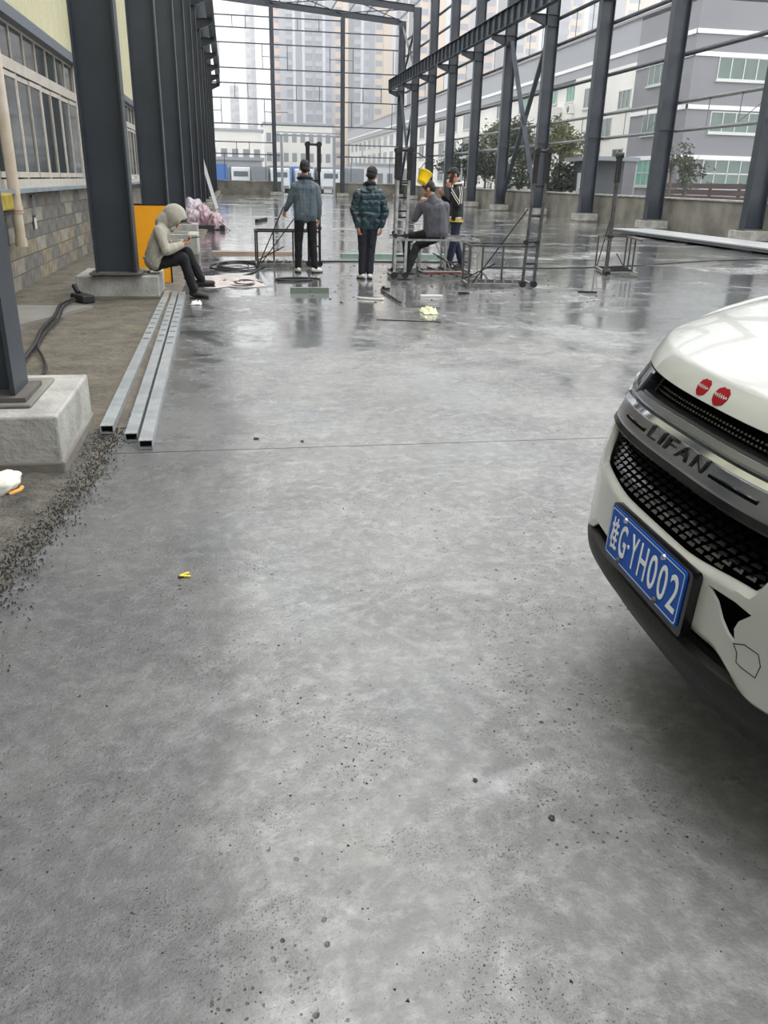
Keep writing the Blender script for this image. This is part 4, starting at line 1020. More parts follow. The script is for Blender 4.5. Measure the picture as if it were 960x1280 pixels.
def sweep(name,prof,u0,u1,m,parent=None,nu=60,caps=True):
    """closed profile of (w,z) points carried along the plan curve"""
    vs=[];fs=[];n=len(prof)
    for i in range(nu+1):
        u=u0+(u1-u0)*i/nu
        for w_,z in prof: vs.append((w_-cplan(u),u,z))
    for i in range(nu):
        for k in range(n): fs.append((i*n+k,i*n+(k+1)%n,(i+1)*n+(k+1)%n,(i+1)*n+k))
    fs.append(tuple(range(n))[::-1]); fs.append(tuple(nu*n+k for k in range(n)))
    b=MB(); b.add(vs,fs,False); o=b.build(name,m,parent or CAR)
    bm=bmesh.new(); bm.from_mesh(o.data); bmesh.ops.recalc_face_normals(bm,faces=bm.faces); bm.to_mesh(o.data); bm.free()
    o.data.polygons.foreach_set('use_smooth',[True]*len(o.data.polygons)); o.data.set_sharp_from_angle(angle=math.radians(32))
    return o
def sst(x): x=max(0,min(1,x)); return x*x*(3-2*x)
V=lambda u: abs(u-U0)
bz_lo=lambda u: 0.50-0.07*sst((V(u)-0.34)/0.16)
bz_hi=lambda u: 0.655+0.018*sst((V(u)-0.15)/0.25)+0.19*sst((V(u)-0.415)/0.085)
def bumper():
    def fn(u,z,off):
        a=bz_lo(u); b=bz_hi(u); t=(z-a)/(b-a)
        roll=0.012*(sst(1-min(z-a,(b-z) if V(u)<0.47 else 1)/0.018))
        return S(u,z,off-roll)
    o=patch('front_bumper',-0.86,0.80,bz_lo,bz_hi,WPAINT,None,0.004,0.007,150,24,fn)
    # broken-out hole beside the plate
    poly=[(0.262,0.632),(0.300,0.634),(0.350,0.635),(0.398,0.628),(0.372,0.600),(0.366,0.578),(0.378,0.548),(0.350,0.560),(0.325,0.580),(0.300,0.610)]
    vs=[];n=len(poly)
    for w_ in (0.10,-0.32):
        for u,z in poly: vs.append((w_,u,z))
    fs=[tuple(range(n)),tuple(range(n,2*n))[::-1]]+[(i,n+i,n+(i+1)%n,(i+1)%n) for i in range(n)]
    me=bpy.data.meshes.new('cut'); me.from_pydata(vs,[],fs); cut=bpy.data.objects.new('cut',me); COL.objects.link(cut)
    bm=bmesh.new(); bm.from_mesh(me); bmesh.ops.recalc_face_normals(bm,faces=bm.faces); bm.to_mesh(me); bm.free()
    bm=bmesh.new(); bm.from_mesh(o.data); bmesh.ops.recalc_face_normals(bm,faces=bm.faces); bm.to_mesh(o.data); bm.free()
    cut.matrix_world=CAR.matrix_basis.copy()
    bo=o.modifiers.new('hole','BOOLEAN'); bo.operation='DIFFERENCE'; bo.object=cut; bo.solver='EXACT'
    bpy.context.view_layer.update()
    dg=bpy.context.evaluated_depsgraph_get(); nm=bpy.data.meshes.new_from_object(o.evaluated_get(dg))
    o.modifiers.remove(bo); o.data=nm; bpy.data.objects.remove(cut)
    tag(o,'white front bumper with a ragged hole beside the plate')
    return o
BUMP=bumper()
patch('bumper_backing',-0.80,0.78,0.40,0.70,VOID,None,-0.040,0.02,50,4)
# crack and tow-eye cover outline
tow=[(0.372,0.546),(0.40,0.56),(0.435,0.557),(0.446,0.535),(0.442,0.505),(0.405,0.508),(0.392,0.512),(0.388,0.532),(0.376,0.545)]
MB().tube([S(u,z,0.0035) for u,z in tow],0.0016,6).build('tow_cover_gap',MBLACK)
bpy.data.objects['tow_cover_gap'].parent=CAR
# black lower lip and intake
sweep('lower_lip',[(-0.075,0.462),(-0.020,0.462),(-0.002,0.450),(0.004,0.425),(0.0,0.402),(-0.02,0.372),(-0.06,0.33),(-0.16,0.29),(-0.30,0.27),(-0.30,0.30),(-0.12,0.40),(-0.07,0.46)],U0-0.845,U0+0.845,MBLACK,nu=110)
sweep('lip_step',[(-0.16,0.30),(-0.05,0.345),(-0.075,0.30),(-0.20,0.255)],-0.72,0.64,MBLACK,nu=60)
# mesh grille
gz_lo=lambda u: bz_hi(u)-0.02 if V(u)<0.47 else 0.80
patch('grille_backing',-0.52,0.44,0.63,0.83,VOID,None,-0.050,0.01,60,4)
def grille():
    b=MB(); rows=9
    for r in range(rows):
        z=0.672+r*0.0165
        n=24
        for i in range(n):
            u=U0-0.485+(i+(0.5 if r%2 else 0))*0.97/n
            if z<bz_hi(u)+0.004 or V(u)>0.485: continue
            d=0.0150; q=[(u-d,z-0.0045),(u+d,z-0.0045),(u+d*0.6,z+0.0035),(u-d*0.6,z+0.0035)]
            f_=[S(a,c,-0.022 if c<z else -0.030) for a,c in q]; k=[S(a,c,-0.042) for a,c in q]
            b.add(f_+k,[(0,1,2,3),(0,4,5,1),(2,6,7,3),(1,5,6,2),(3,7,4,0)])
    o=b.build('grille_mesh',GBLACK,CAR); tag(o,kind='stuff')
    b=MB(); rows=4
    for r in range(rows):
        z=0.912+r*0.0105
        for i in range(44):
            u=U0-0.36+(i+(0.5 if r%2 else 0))*0.72/44
            q=[(u-0.006,z-0.0025),(u+0.006,z-0.0025),(u+0.003,z+0.002),(u-0.003,z+0.002)]
            f_=[S(a,c,-0.024) for a,c in q]; k=[S(a,c,-0.04) for a,c in q]
            b.add(f_+k,[(0,1,2,3),(0,4,5,1),(2,6,7,3),(1,5,6,2),(3,7,4,0)])
    o=b.build('upper_mesh',GBLACK,CAR); tag(o,kind='stuff')
grille()
# winged chrome bar
def zband(z): return f0(z)
sweep('bar_border',[(f0(.79)-0.02,.788),(f0(.79)+0.008,.789),(f0(.80)+0.016,.797),(f0(.81)+0.012,.812),(f0(.81)-0.03,.812)],U0-0.50,U0+0.50,GBLACK)
bar=sweep('chrome_bar',[(f0(.81)-0.03,.812),(f0(.81)+0.012,.812),(f0(.825)+0.017,.823),(f0(.85)+0.013,.852),(f0(.865)+0.014,.866),(f0(.875)+0.020,.8745),(f0(.885)+0.012,.8835),(f0(.885)-0.03,.8835)],U0-0.475,U0+0.475,SATIN,nu=80)
sweep('bar_rim',[(f0(.87),.8725),(f0(.875)+0.0225,.8735),(f0(.885)+0.0155,.8845),(f0(.885)-0.02,.8845)],U0-0.47,U0+0.47,CHROME,bar,80)
for a,b_ in ((-0.385,-0.235),(0.125,0.30)):
    patch('bar_slot',a,b_,0.832,0.8395,VOID,bar,0.0165,0.004,14,2)
    patch('bar_slot_step',a,b_,0.8395,0.8425,CHROME,bar,0.019,0.004,14,1)
sweep('upper_trim',[(f0(.885)-0.02,.885),(f0(.885)+0.002,.885),(f0(.895)+0.008,.893),(f0(.905)+0.002,.905),(f0(.905)-0.03,.905)],U0-0.46,U0+0.46,DCHROME)
sweep('upper_trim_line',[(f0(.905)-0.03,.9055),(f0(.905)-0.002,.9055),(f0(.91)-0.004,.911),(f0(.91)-0.03,.911)],U0-0.40,U0+0.40,GBLACK)
patch('upper_backing',-0.46,0.38,0.86,1.000,VOID,None,-0.045,0.01,40,10)
# letters LIFAN wrapped on the bar
def text_mesh(s,size=1.0,extrude=0.0,bold=0.0):
    cu=bpy.data.curves.new('t','FONT'); cu.body=s; cu.size=size; cu.align_x='CENTER'; cu.align_y='CENTER'; cu.extrude=extrude; cu.offset=bold; cu.resolution_u=4
    o=bpy.data.objects.new('t',cu); COL.objects.link(o); dg=bpy.context.evaluated_depsgraph_get(); dg.update()
    me=bpy.data.meshes.new_from_object(o.evaluated_get(dg)); bpy.data.objects.remove(o); return me
def wrap_text(name,s,uc,zc,wu,hz,off,th,m,parent,bold=0.03,shear=0.0):
    me=text_mesh(s,1.0,0.5,bold); xs=[v.co.x for v in me.vertices]; ys=[v.co.y for v in me.vertices]
    x0,x1,y0,y1=min(xs),max(xs),min(ys),max(ys)
    for v in me.vertices:
        a=(v.co.x-x0)/(x1-x0)-0.5; b=(v.co.y-y0)/(y1-y0)-0.5; u=uc+a*wu+shear*b; z=zc+b*hz
        v.co=S(u,z,off+(th if v.co.z>0 else 0))
    o=link(name,me,m,parent); return o
LETT=mat('emblem_black',srgb(10,10,11),0.35)
bpy.context.view_layer.update()
for ch,u_,w_ in (('L',-0.180,0.046),('I',-0.128,0.013),('F',-0.078,0.048),('A',-0.008,0.062),('N',0.072,0.056)):
    wrap_text('emblem_letter',ch,u_,0.8445,w_,0.031,0.0135,0.0035,LETT,bar,0.0,0.010)
# hood
TB=0.045; BH=0.058
def hz(u,t):
    v=V(u); q=min(t/TB,1.0)
    return 0.957+0.045*v*v+BH*(1-(1-q)**1.5)+0.15*(1-math.exp(-max(0,t-TB*0.7)/0.32))-0.16*max(0,v-0.62)**1.5
def H_(u,t,off=0.0):
    # t: distance back from the hood's leading edge
    w_=f0(0.957)-cplan(u)-t
    p=Vector((w_,u,hz(u,t)))
    if off:
        e=2e-3; du=Vector((-(cplan(u+e)-cplan(u-e))/(2*e),1,(hz(u+e,t)-hz(u-e,t))/(2*e))); dt=Vector((-1,0,(hz(u,t+e)-hz(u,max(0,t-e)))/(e+min(t,e))))
        n=du.cross(dt).normalized(); n=n if n.z>0 else -n
        p+=n*off
    return p
def hood():
    vs=[];fs=[];nu=80;nt=46
    ts=[1.35*(j/nt)**2.3 for j in range(nt+1)]
    W_END=-1.28
    for lay in (0.0,-0.018):
        for i in range(nu+1):
            u=U0-0.80+1.60*i/nu
            tmax=f0(.957)-cplan(u)-W_END
            for t in ts:
                vs.append(H_(u,t/1.35*tmax,lay))
    W=nt+1;N=(nu+1)*W
    for i in range(nu):
        for j in range(nt):
            a=i*W+j; fs.append((a,a+1,a+W+1,a+W)); fs.append((N+a,N+a+W,N+a+W+1,N+a+1))
        a=i*W; fs.append((a,a+W,N+a+W,N+a)); a+=nt; fs.append((a,N+a,N+a+W,a+W))
    for j in range(nt):
        fs.append((j,N+j,N+j+1,j+1)); a=nu*W+j; fs.append((a,a+1,N+a+1,N+a))
    b=MB(); b.add(vs,fs); o=b.build('hood',WPAINT,CAR)
    bm=bmesh.new(); bm.from_mesh(o.data); bmesh.ops.recalc_face_normals(bm,faces=bm.faces); bm.to_mesh(o.data); bm.free()
    o.data.polygons.foreach_set('use_smooth',[True]*len(o.data.polygons)); o.data.set_sharp_from_angle(angle=math.radians(50))
    return o
HOODO=hood()
# nose panel between headlight and hood at the corners, fenders
patch('headlight',U0-0.80,U0-0.385,lambda u:0.90-0.035*sst((V(u)-0.36)/0.12),lambda u:0.953+0.03*(V(u))**2,mat('headlight_glass',srgb(40,42,46),0.06,spec=0.9,coat=1.0),None,0.002,0.03,40,6)
patch('headlight',U0+0.385,U0+0.80,lambda u:0.90-0.035*sst((V(u)-0.36)/0.12),lambda u:0.953+0.03*(V(u))**2,MATS['headlight_glass'],None,0.002,0.03,40,6)
for s in (-1,1):
    a,b_=sorted((U0+s*0.40,U0+s*0.62))
    patch('headlight_chrome',a,b_,0.893,0.902,CHROME,None,0.006,0.004,16,1)
    a,b_=sorted((U0+s*0.395,U0+s*0.405)); patch('headlight_chrome',a,b_,0.90,0.95,DCHROME,None,0.006,0.004,3,4)
# sides, cabin, wheels: behind the picture edge but standing there
def side(s):
    vs=[];fs=[];nw=70;nz=10
    for i in range(nw+1):
        w_=-0.38-3.95*i/nw; 
        zl=0.30
        for wc in (-0.98,-3.55):
            d=abs(w_-wc)
            if d<0.39: zl=max(zl,0.34+math.sqrt(0.39**2-d*d))
        vtop=hz(U0+0.79,max(0,f0(.957)-cplan(U0+0.79)-w_))-0.004 if w_>-1.28 else 1.10 if w_>-3.9 else 1.10-(-w_-3.9)*0.3
        front=max(0,(w_+0.85)/0.47); 
        for j in range(nz+1):
            z=zl+(vtop-zl)*j/nz
            v=0.905-0.05*((z-0.62)/0.5)**2-0.065*front**2-(0.25*((-w_-3.7)/0.63)**2 if w_<-3.7 else 0)
            vs.append((w_,U0+s*v,z))
    W=nz+1
    for i in range(nw):
        for j in range(nz): a=i*W+j; fs.append((a,a+1,a+W+1,a+W))
    b=MB(); b.add(vs,fs,True); o=b.build('body_side',WPAINT,CAR); m=o.modifiers.new('s','SOLIDIFY'); m.thickness=0.02; m.offset=0
for s in (-1,1): side(s)
def cabin():
    pr=[(-1.25,1.13),(-1.95,1.60),(-2.5,1.67),(-3.3,1.65),(-3.85,1.55),(-4.25,1.14)]
    b=MB(); vs=[]
    hw=[0.82,0.62,0.60,0.60,0.60,0.74]
    for s in (-1,1):
        for (w_,z),h in zip(pr,hw): vs.append((w_,U0+s*h,z))
    n=6; b.add(vs,[(i,i+1,n+i+1,n+i) for i in (1,2,3)],True); b.build('roof',WPAINT,CAR)
    MB().add(vs,[(0,1,n+1,n)]).build('windscreen',GL,CAR); MB().add(vs,[(4,5,n+5,n+4)]).build('rear_window',GL,CAR)
    for s in (0,1):
        q=[(vs[s*n+i]) for i in range(n)]+[(-4.2,U0+(-1,1)[s]*0.87,1.07),(-1.3,U0+(-1,1)[s]*0.88,1.09)]
        MB().add(q,[tuple(range(8))]).build('side_window',GL,CAR)
        for i in (0,2,4): MB().bar(vs[s*n+(1 if i==0 else i)],(( -1.3,-2.7,-4.2)[i//2],U0+(-1,1)[s]*0.87,1.08),0.06,0.05).build('window_pillar',WPAINT,CAR)
    MB().bb(-4.33,-4.28,U0-0.72,U0+0.72,0.35,1.12).build('tailgate',WPAINT,CAR)
    MB().bb(-4.2,-0.42,U0-0.80,U0+0.80,0.24,0.30).bb(-0.9,-0.25,U0-0.7,U0+0.7,0.30,0.60).build('underbody',VOID,CAR)
    MB().bb(-4.2,-1.35,U0-0.84,U0+0.84,1.04,1.08).build('belt_deck',VOID,CAR)
    for wc in (-0.98,-3.55):
        for s in (-1,1):
            y=U0+s*0.80; M=Matrix.Rotation(PI/2,3,'X')
            t=MB().lathe([(0.20,-0.10),(0.31,-0.11),(0.335,-0.09),(0.345,0),(0.335,0.09),(0.31,0.11),(0.20,0.10)],(0,0,0),36,M).build('wheel',BLACKRUB,CAR); t.location=(wc,y,0.345)
            MB().lathe([(0.0,-0.085),(0.06,-0.085),(0.19,-0.07),(0.215,-0.1),(0.22,0),(0.215,0.1),(0.19,0.07),(0.06,0.085),(0.0,0.085)],(0,0,0),24,M).build('rim',DCHROME,t)
cabin()
# number plate
PB=mat('plate_blue',srgb(6,82,178),0.5,spec=0.25,var=0.06,vscale=30); PW=mat('plate_white',srgb(232,236,240),0.4)
def plate():
    M=Matrix.Rotation(math.radians(-3.5),3,'Y')@Matrix.Rotation(math.radians(0.55),3,'X')
    c=Vector((0.018,0.004,0.568))
    def P(u,z,w_=0): return c+M@Vector((w_,u,z))
    def rr(hw,hh,r=0.012,n=5):
        pts=[]
        for cx_,cy_,a0 in ((hw-r,hh-r,0),(-hw+r,hh-r,90),(-hw+r,-hh+r,180),(hw-r,-hh+r,270)):
            for k in range(n+1): a=math.radians(a0+90*k/n); pts.append((cx_+r*math.cos(a),cy_+r*math.sin(a)))
        return pts
    def slab(name,pts,w0,w1,m,par):
        n=len(pts); vs=[P(a,b,w0) for a,b in pts]+[P(a,b,w1) for a,b in pts]
        return MB().add(vs,[tuple(range(n))[::-1],tuple(range(n,2*n))]+[(i,(i+1)%n,n+(i+1)%n,n+i) for i in range(n)]).build(name,m,par)
    o=slab('plate_holder',[(a*1.0+0.008,b-0.004) for a,b in rr(0.232,0.082)],-0.03,-0.006,GBLACK,CAR)
    pl=slab('number_plate',rr(0.220,0.070),-0.006,-0.002,PB,CAR)
    tag(pl,'blue number plate with white characters')
    # white border line
    a=rr(0.215,0.065,0.009); b_=rr(0.2125,0.0625,0.0075); n=len(a)
    vs=[P(x,y,-0.0012) for x,y in a]+[P(x,y,-0.0012) for x,y in b_]; MB().add(vs,[(i,(i+1)%n,n+(i+1)%n,n+i) for i in range(n)]).build('plate_border',PW,pl)
    def put(s,uc,zc,wu,hh,bold=0.0):
        me=text_mesh(s,1.0,0.5,bold); xs=[v.co.x for v in me.vertices]; ys=[v.co.y for v in me.vertices]
        if not xs: return
        x0,x1,y0,y1=min(xs),max(xs),min(ys),max(ys)
        for v in me.vertices:
            aa=(v.co.x-x0)/max(1e-6,x1-x0)-0.5; bb=(v.co.y-y0)/max(1e-6,y1-y0)-0.5
            v.co=P(uc+aa*wu,zc+bb*hh,-0.0016+(0.0012 if v.co.z>0 else 0))
        link('plate_character',me,PW,pl)
    put('\u6842',-0.1765,0,0.045,0.090,0.012); put('G',-0.1195,0,0.043,0.090,0.008)
    me=MB(); me.lathe([(0.0,0.0012),(0.006,0.0012),(0.006,0)],(0,0,0),10); d=me.build('plate_dot',PW,pl); d.location=P(-0.083,0,-0.002); d.rotation_euler=(0,PI/2,0)
    for ch,u in zip('YH002',(-0.0475,0.0095,0.0665,0.1235,0.1805)): put(ch,u,0,0.043,0.090,0.004)
    for u,z in ((-0.125,0.058),(0.105,0.058),(-0.125,-0.058),(0.105,-0.058)):
        q=MB().lathe([(0.0,0.007),(0.006,0.006),(0.008,0.002),(0.0085,0)],(0,0,0),14); s=q.build('plate_screw',CHROME if z>0 else RUST,pl); s.location=P(u,z,-0.002); s.rotation_euler=(0,PI/2,0)
plate()
# lip stickers on the hood
RED=mat('red_sticker',srgb(140,8,22),0.7,spec=0.15)
def lips(uc,tc_,wid,hei,tilt):
    outl=[(-0.5,0.02),(-0.40,0.32),(-0.17,0.47),(0.0,0.43),(0.18,0.47),(0.42,0.30),(0.5,-0.02),(0.40,-0.34),(0.08,-0.5),(-0.12,-0.5),(-0.36,-0.30)]
    def loc(x,y,off):
        X=x; Y=y
        f_=min(0.97,max(0.02,tc_+Y*hei)); return H_(uc+X*wid,TB*(1-(1-f_)**(2/3)),off)
    n=len(outl); vs=[loc(0,0,0.0016)]+[loc(x,y,0.0016) for x,y in outl]+[loc(x,y,0.0) for x,y in outl]
    fs=[(0,1+i,1+(i+1)%n) for i in range(n)]+[(1+i,1+n+i,1+n+(i+1)%n,1+(i+1)%n) for i in range(n)]
    o=MB().add(vs,fs).build('lip_sticker',RED,CAR)
    zig=[(-0.46,0.02),(-0.38,0.09),(-0.30,-0.03),(-0.24,0.10),(-0.16,-0.05),(-0.10,0.12),(-0.02,-0.06),(0.05,0.10),(0.12,-0.05),(0.20,0.09),(0.28,-0.04),(0.36,0.06),(0.46,0.0)]
    m=len(zig); vs=[loc(x,y+0.035,0.0024) for x,y in zig]+[loc(x,y-0.05,0.0024) for x,y in zig]
    MB().add(vs,[(i,i+1,m+i+1,m+i) for i in range(m-1)]).build('sticker_line',WPAINT,o)
lips(-0.130,0.46,0.056,0.70,0.0); lips(-0.040,0.44,0.066,0.74,0.0)
# ------------------------------------------------------------------ beyond the frame: buildings, trees, haze
GREY_W=mat('grey_render_wall',srgb(126,126,131),0.85,var=0.05,vscale=0.3); WHT=mat('white_render_wall',srgb(226,224,218),0.85,var=0.06,vscale=0.3)
BAND=mat('white_string_course',srgb(232,232,232),0.8); GRN=mat('green_tinted_glass',srgb(70,96,88),0.15,spec=0.7,var=0.25,vscale=0.8); GRN2=mat('teal_blind_glass',srgb(96,160,138),0.3,var=0.15)
ALU=mat('window_aluminium',srgb(190,194,192),0.4,0.3); GRE_D=mat('dark_office_glass',srgb(92,104,112),0.15,spec=0.7)
def win(parent,x,y,z0,z1,wdt,axis,n,glass,split=False):
    """axis 'y': set in a wall facing -x and running along y; axis 'x': in a wall facing -y"""
    b=MB(); t=0.06
    def bx(a,b_,c,d,p0,p1):
        if axis=='y': b.bb(x-p1,x-p0,y+a,y+b_,c,d)
        else: b.bb(x+a,x+b_,y-p1,y-p0,c,d)
    bx(0,wdt,z0,z0+t,-0.02,0.06); bx(0,wdt,z1-t,z1,-0.02,0.06)
    for i in range(n+1): a=min(wdt-t,max(0,wdt*i/n-t/2)); bx(a,a+t,z0,z1,-0.02,0.05)
    if split: bx(0,wdt,(z0+z1)/2-0.04,(z0+z1)/2+0.04,-0.02,0.05)
    bx(-0.08,wdt+0.08,z0-0.12,z0,-0.02,0.14)
    o=b.build('window_frame',ALU,parent)
    for i in range(n):
        b=MB(); a=wdt*i/n; c=wdt*(i+1)/n
        bx(a+0.02,c-0.02,z0,z1,-0.01,0.015); b.build('pane',glass,o)
    return o
# large factory building on the right
FB=empty('factory_building',(27.0,50.0,0),0,'long grey and white building with pale bands beyond the right wall, flat roof','building')
def rel(o): 
    for ch in o.children_recursive:
        if ch.parent==o: ch.matrix_parent_inverse=Matrix.Translation(-Vector(o.location))
RZ=11.5
MB().bb(27.1,60,50,57.5,-0.3,RZ).build('grey_wing',GREY_W,FB)
MB().bb(27.1,60,57.5,68,-0.3,9.15).bb(27.6,60,68,204,-0.3,9.15).build('white_wing',WHT,FB)
MB().bb(27.1,60,57.5,204,9.15,RZ+0.3).build('grey_attic',mat('light_grey_attic',srgb(150,152,157),0.85),FB)
for z in (9.9,8.75,5.95,3.2):
    MB().bb(27.0,60,49.9,50.0,z-0.12,z+0.12).build('string_course',BAND,FB)
    MB().bb(27.0,27.1,49.9,57.5 if z in (5.95,3.2,8.75) else 204,z-0.12,z+0.12).build('string_course',BAND,FB)
MB().bb(26.95,60,49.9,204,RZ+0.3-0.1,RZ+0.35).build('parapet_cap',GREY_W,FB)
for x in (28.7,34.5,40.5):
    for z0,z1,sp in ((7.45,8.65,False),(4.6,5.75,False),(1.5,3.1,True)):
        win(FB,x,50.0,z0,z1,3.4,'x',4,GRN,sp)
for z0,z1,sp,g in ((7.5,8.85,False,GRN),(4.6,5.85,False,GRN),(1.5,3.1,True,GRN2)): win(FB,27.1,53.1,z0,z1,2.4,'y',3,g,sp)
for y,wd,z0,z1,g,n in ((57.8,1.9,6.4,7.6,GRN,3),(60.4,1.8,4.75,6.0,GRN,2),(58.0,1.7,2.5,3.9,GRN,2),(64.5,1.4,6.9,8.3,GRN,2),(67.3,3.6,7.7,8.95,GRN2,5),(73.0,3.0,7.8,9.0,GRN2,4),(80,3,7.6,8.9,GRN2,4),(87,3,7.6,8.9,GRN,4)):
    win(FB,27.1 if y<66 else 27.6,y,z0,z1,wd,'y',n,g)
for i in range(4):
    y=72+i*7; win(FB,27.6,y,4.4,6.0,2.6,'y',3,GRN)
rnd=random.Random(2)
for i in range(17):
    y=100+i*6.1
    for z0,z1 in ((7.2,8.8),(4.4,6.2),(1.6,3.3)): win(FB,27.6,y,z0,z1,3.2,'y',2,GRE_D)
for y,z in ((72.2,7.1),(68.2,7.05),(62.3,4.3)):
    o=MB().bb(26.75,27.15 if y<66 else 27.6,y-0.45,y+0.45,z-0.35,z+0.35).build('air_conditioner',WHT,FB,0.03)
    M=Matrix.Rotation(-PI/2,3,'Y'); q=MB().lathe([(0.0,0.03),(0.24,0.03),(0.26,0.0)],(26.75,y,z),16,M).build('fan_grille',mat('ac_grille',srgb(120,120,118),0.6),o)
rel(FB)
# towers beyond
TW={}
def tower(x0,x1,y,h,cols,label,fl=3.1):
    o=empty('tower_block',((x0+x1)/2,y,0),0,label,'tower'); W=x1-x0; cx=(x0+x1)/2
    MB().bb(-W/2,W/2,0.5,16,-0.3,h).build('core_wall',mat('tower_wall_grey',srgb(150,156,168),0.85),o)
    x=-W/2; tot=sum(c[0] for c in cols)
    nf=int(h/fl)
    for frac,c,kind in cols:
        wd=W*frac/tot
        col={'p':(220,176,154),'b':(222,194,158),'g':(150,158,174),'w':(214,218,224),'d':(104,118,146)}[c]
        m_=mat('tower_'+c,srgb(*col),0.8)
        if kind=='s': MB().bb(x,x+wd,-0.6,0.5,-0.3,h).build('pilaster',m_,o)
        elif kind=='w':
            MB().bb(x,x+wd,-0.1,0.5,-0.3,h).build('bay_wall',m_,o)
            b=MB()
            for f in range(nf): b.bb(x+wd*0.15,x+wd*0.85,-0.22,-0.08,f*fl+0.9,f*fl+2.4)
            q=b.build('window_column',mat('tower_glass',srgb(88,104,134),0.3),o); q['kind']='stuff'
        elif kind=='b':
            b=MB(); g=MB().bb(x,x+wd,0.3,0.5,0,h)
            g.build('bay_glass',mat('tower_glass',srgb(88,104,134),0.3),o)
            for f in range(nf): b.bb(x,x+wd,-0.9,0.5,f*fl,f*fl+1.15)
            q=b.build('balcony',m_,o); q['kind']='stuff'
        x+=wd
    return o
tower(13.5,34.5,260,82,[(1.2,'p','w'),(1,'g','s'),(1.2,'g','b'),(.5,'w','s'),(1.2,'d','w'),(.5,'w','s'),(1.3,'g','b'),(.6,'d','s'),(1.3,'g','b'),(.5,'w','s'),(1.2,'g','w'),(.5,'g','s'),(1.5,'b','w'),(1.0,'b','s')],'tall hazy tower block with a pink edge, between the two far posts')
tower(36.5,52,262,80,[(1.2,'g','b'),(.5,'w','s'),(1.2,'g','w'),(.8,'d','s'),(1.6,'b','w'),(1.5,'b','s'),(.7,'w','s'),(.9,'d','b'),(1.2,'b','w')],'hazy tower block, grey left and beige right, just right of the right far post')
tower(54,76,255,78,[(1.2,'b','w'),(.6,'d','b'),(1.4,'b','s'),(.5,'w','s'),(1,'g','b'),(1.6,'b','w'),(.6,'g','s'),(1.2,'g','b'),(1.4,'p','w')],'beige and grey hazy tower block seen between the middle right columns')
tower(79,104,248,76,[(1.2,'g','b'),(1.4,'b','w'),(.6,'w','s'),(1.4,'b','s'),(1,'d','b'),(1.4,'b','w'),(.5,'w','s'),(1.2,'g','w')],'beige and grey hazy tower block above the long white building')
tower(108,138,240,74,[(1.2,'b','w'),(1,'p','s'),(.6,'w','s'),(1.4,'g','b'),(1.2,'b','s'),(1,'g','b'),(1.4,'b','w')],'pinkish hazy tower block at the upper right, above the grey building')
tower(9.0,13.0,400,100,[(1,'w','w'),(1,'g','b')],'very faint slender tower block left of the pink-edged tower',4.0)
tower(1.5,5.5,420,40,[(1,'w','w'),(1,'w','b')],'very faint low tower block in the left part of the hazy skyline',4.0)
# low buildings, sheds and lorries behind the back wall
SB=mat('shed_blue',srgb(66,112,176),0.6); SG=mat('shed_grey',srgb(128,134,140),0.6); SWH=mat('shed_white',srgb(212,216,220),0.6)
def lowbuild(x0,x1,y,h,m,label,nwin,roof=0.0):
    o=empty('low_building',((x0+x1)/2,y,0),0,label,'building'); W=x1-x0
    MB().bb(-W/2,W/2,0,10,-0.3,h).build('wall',m,o); MB().bb(-W/2-0.3,W/2+0.3,-0.3,10.3,h,h+0.35).build('roof',SG,o)
    nf=max(1,int(h/3.3))
    for f in range(nf):
        for i in range(nwin):
            x=-W/2+W*(i+0.5)/nwin; MB().bb(x-W/nwin*0.28,x+W/nwin*0.28,-0.06,0.02,f*3.3+1.0,f*3.3+2.5).build('window_pane',GRE_D,o)
lowbuild(-9,5.5,150,8.5,WHT,'pale hazy low building behind the back wall at far left',8)
lowbuild(6.5,19,165,10.5,WHT,'pale hazy office block behind the gateway frame',8)
lowbuild(20,26.3,140,3.6,SWH,'small white hut beside the gateway, in front of the long white building',4)
lowbuild(-3.4,4.0,112,3.4,SG,'grey corrugated shed roof line behind the lorries at far left',6)
def lorry(x,y,label,cabm,boxm,L_=5.0):
    o=empty('lorry',(x,y,-0.08),0,label,'lorry')
    MB().bb(-1.0,1.0,-0.9,0.9,0.5,2.5).build('cab',cabm,o,0.1); MB().bb(-0.75,0.75,-0.93,-0.88,1.6,2.1).build('windscreen',GRE_D,o)
    MB().bb(-1.15,1.15,1.0,1.0+L_,0.7,2.75).build('cargo_box',boxm,o); MB().bb(-0.9,0.9,-0.95,-0.9,0.55,0.8).build('front_bumper',SG,o)
    for s in (-1,1): MB().cyl((s*0.75,-0.2,0.45),(s*1.0,-0.2,0.45),0.42,16).build('wheel',BLACKRUB,o); MB().cyl((s*0.75,1.8+L_*0.5,0.45),(s*1.0,1.8+L_*0.5,0.45),0.42,16).build('wheel',BLACKRUB,o)
lorry(1.1,95,'white lorry cab behind the back wall, second vehicle from the left',SWH,SG); lorry(5.2,94,'white lorry behind the back wall, left of the gateway',SWH,SG)
lorry(8.0,97,'pale lorry with blue box seen through the gateway, behind the denim-jacket man',SWH,SB); lorry(10.7,95,'white lorry seen through the right part of the gateway',SWH,SG)
def container(x0,x1,y,h,m,label):
    o=empty('container',((x0+x1)/2,y,0),0,label,'container'); W=x1-x0
    MB().bb(-W/2,W/2,0,2.4,-0.05,h).build('container_box',m,o); b=MB(); n=max(4,int(W/0.3))
    for i in range(n): b.bb(-W/2+W*(i+.3)/n,-W/2+W*(i+.7)/n,-0.04,0.0,0.2,h-0.1)
    b.build('corrugation',m,o)['kind']='stuff'
container(-1.6,-0.3,94,2.7,SB,'small blue container at the far left behind the back wall'); container(2.2,3.9,93,2.5,SG,'grey corrugated container behind the back wall, left of the left far post')
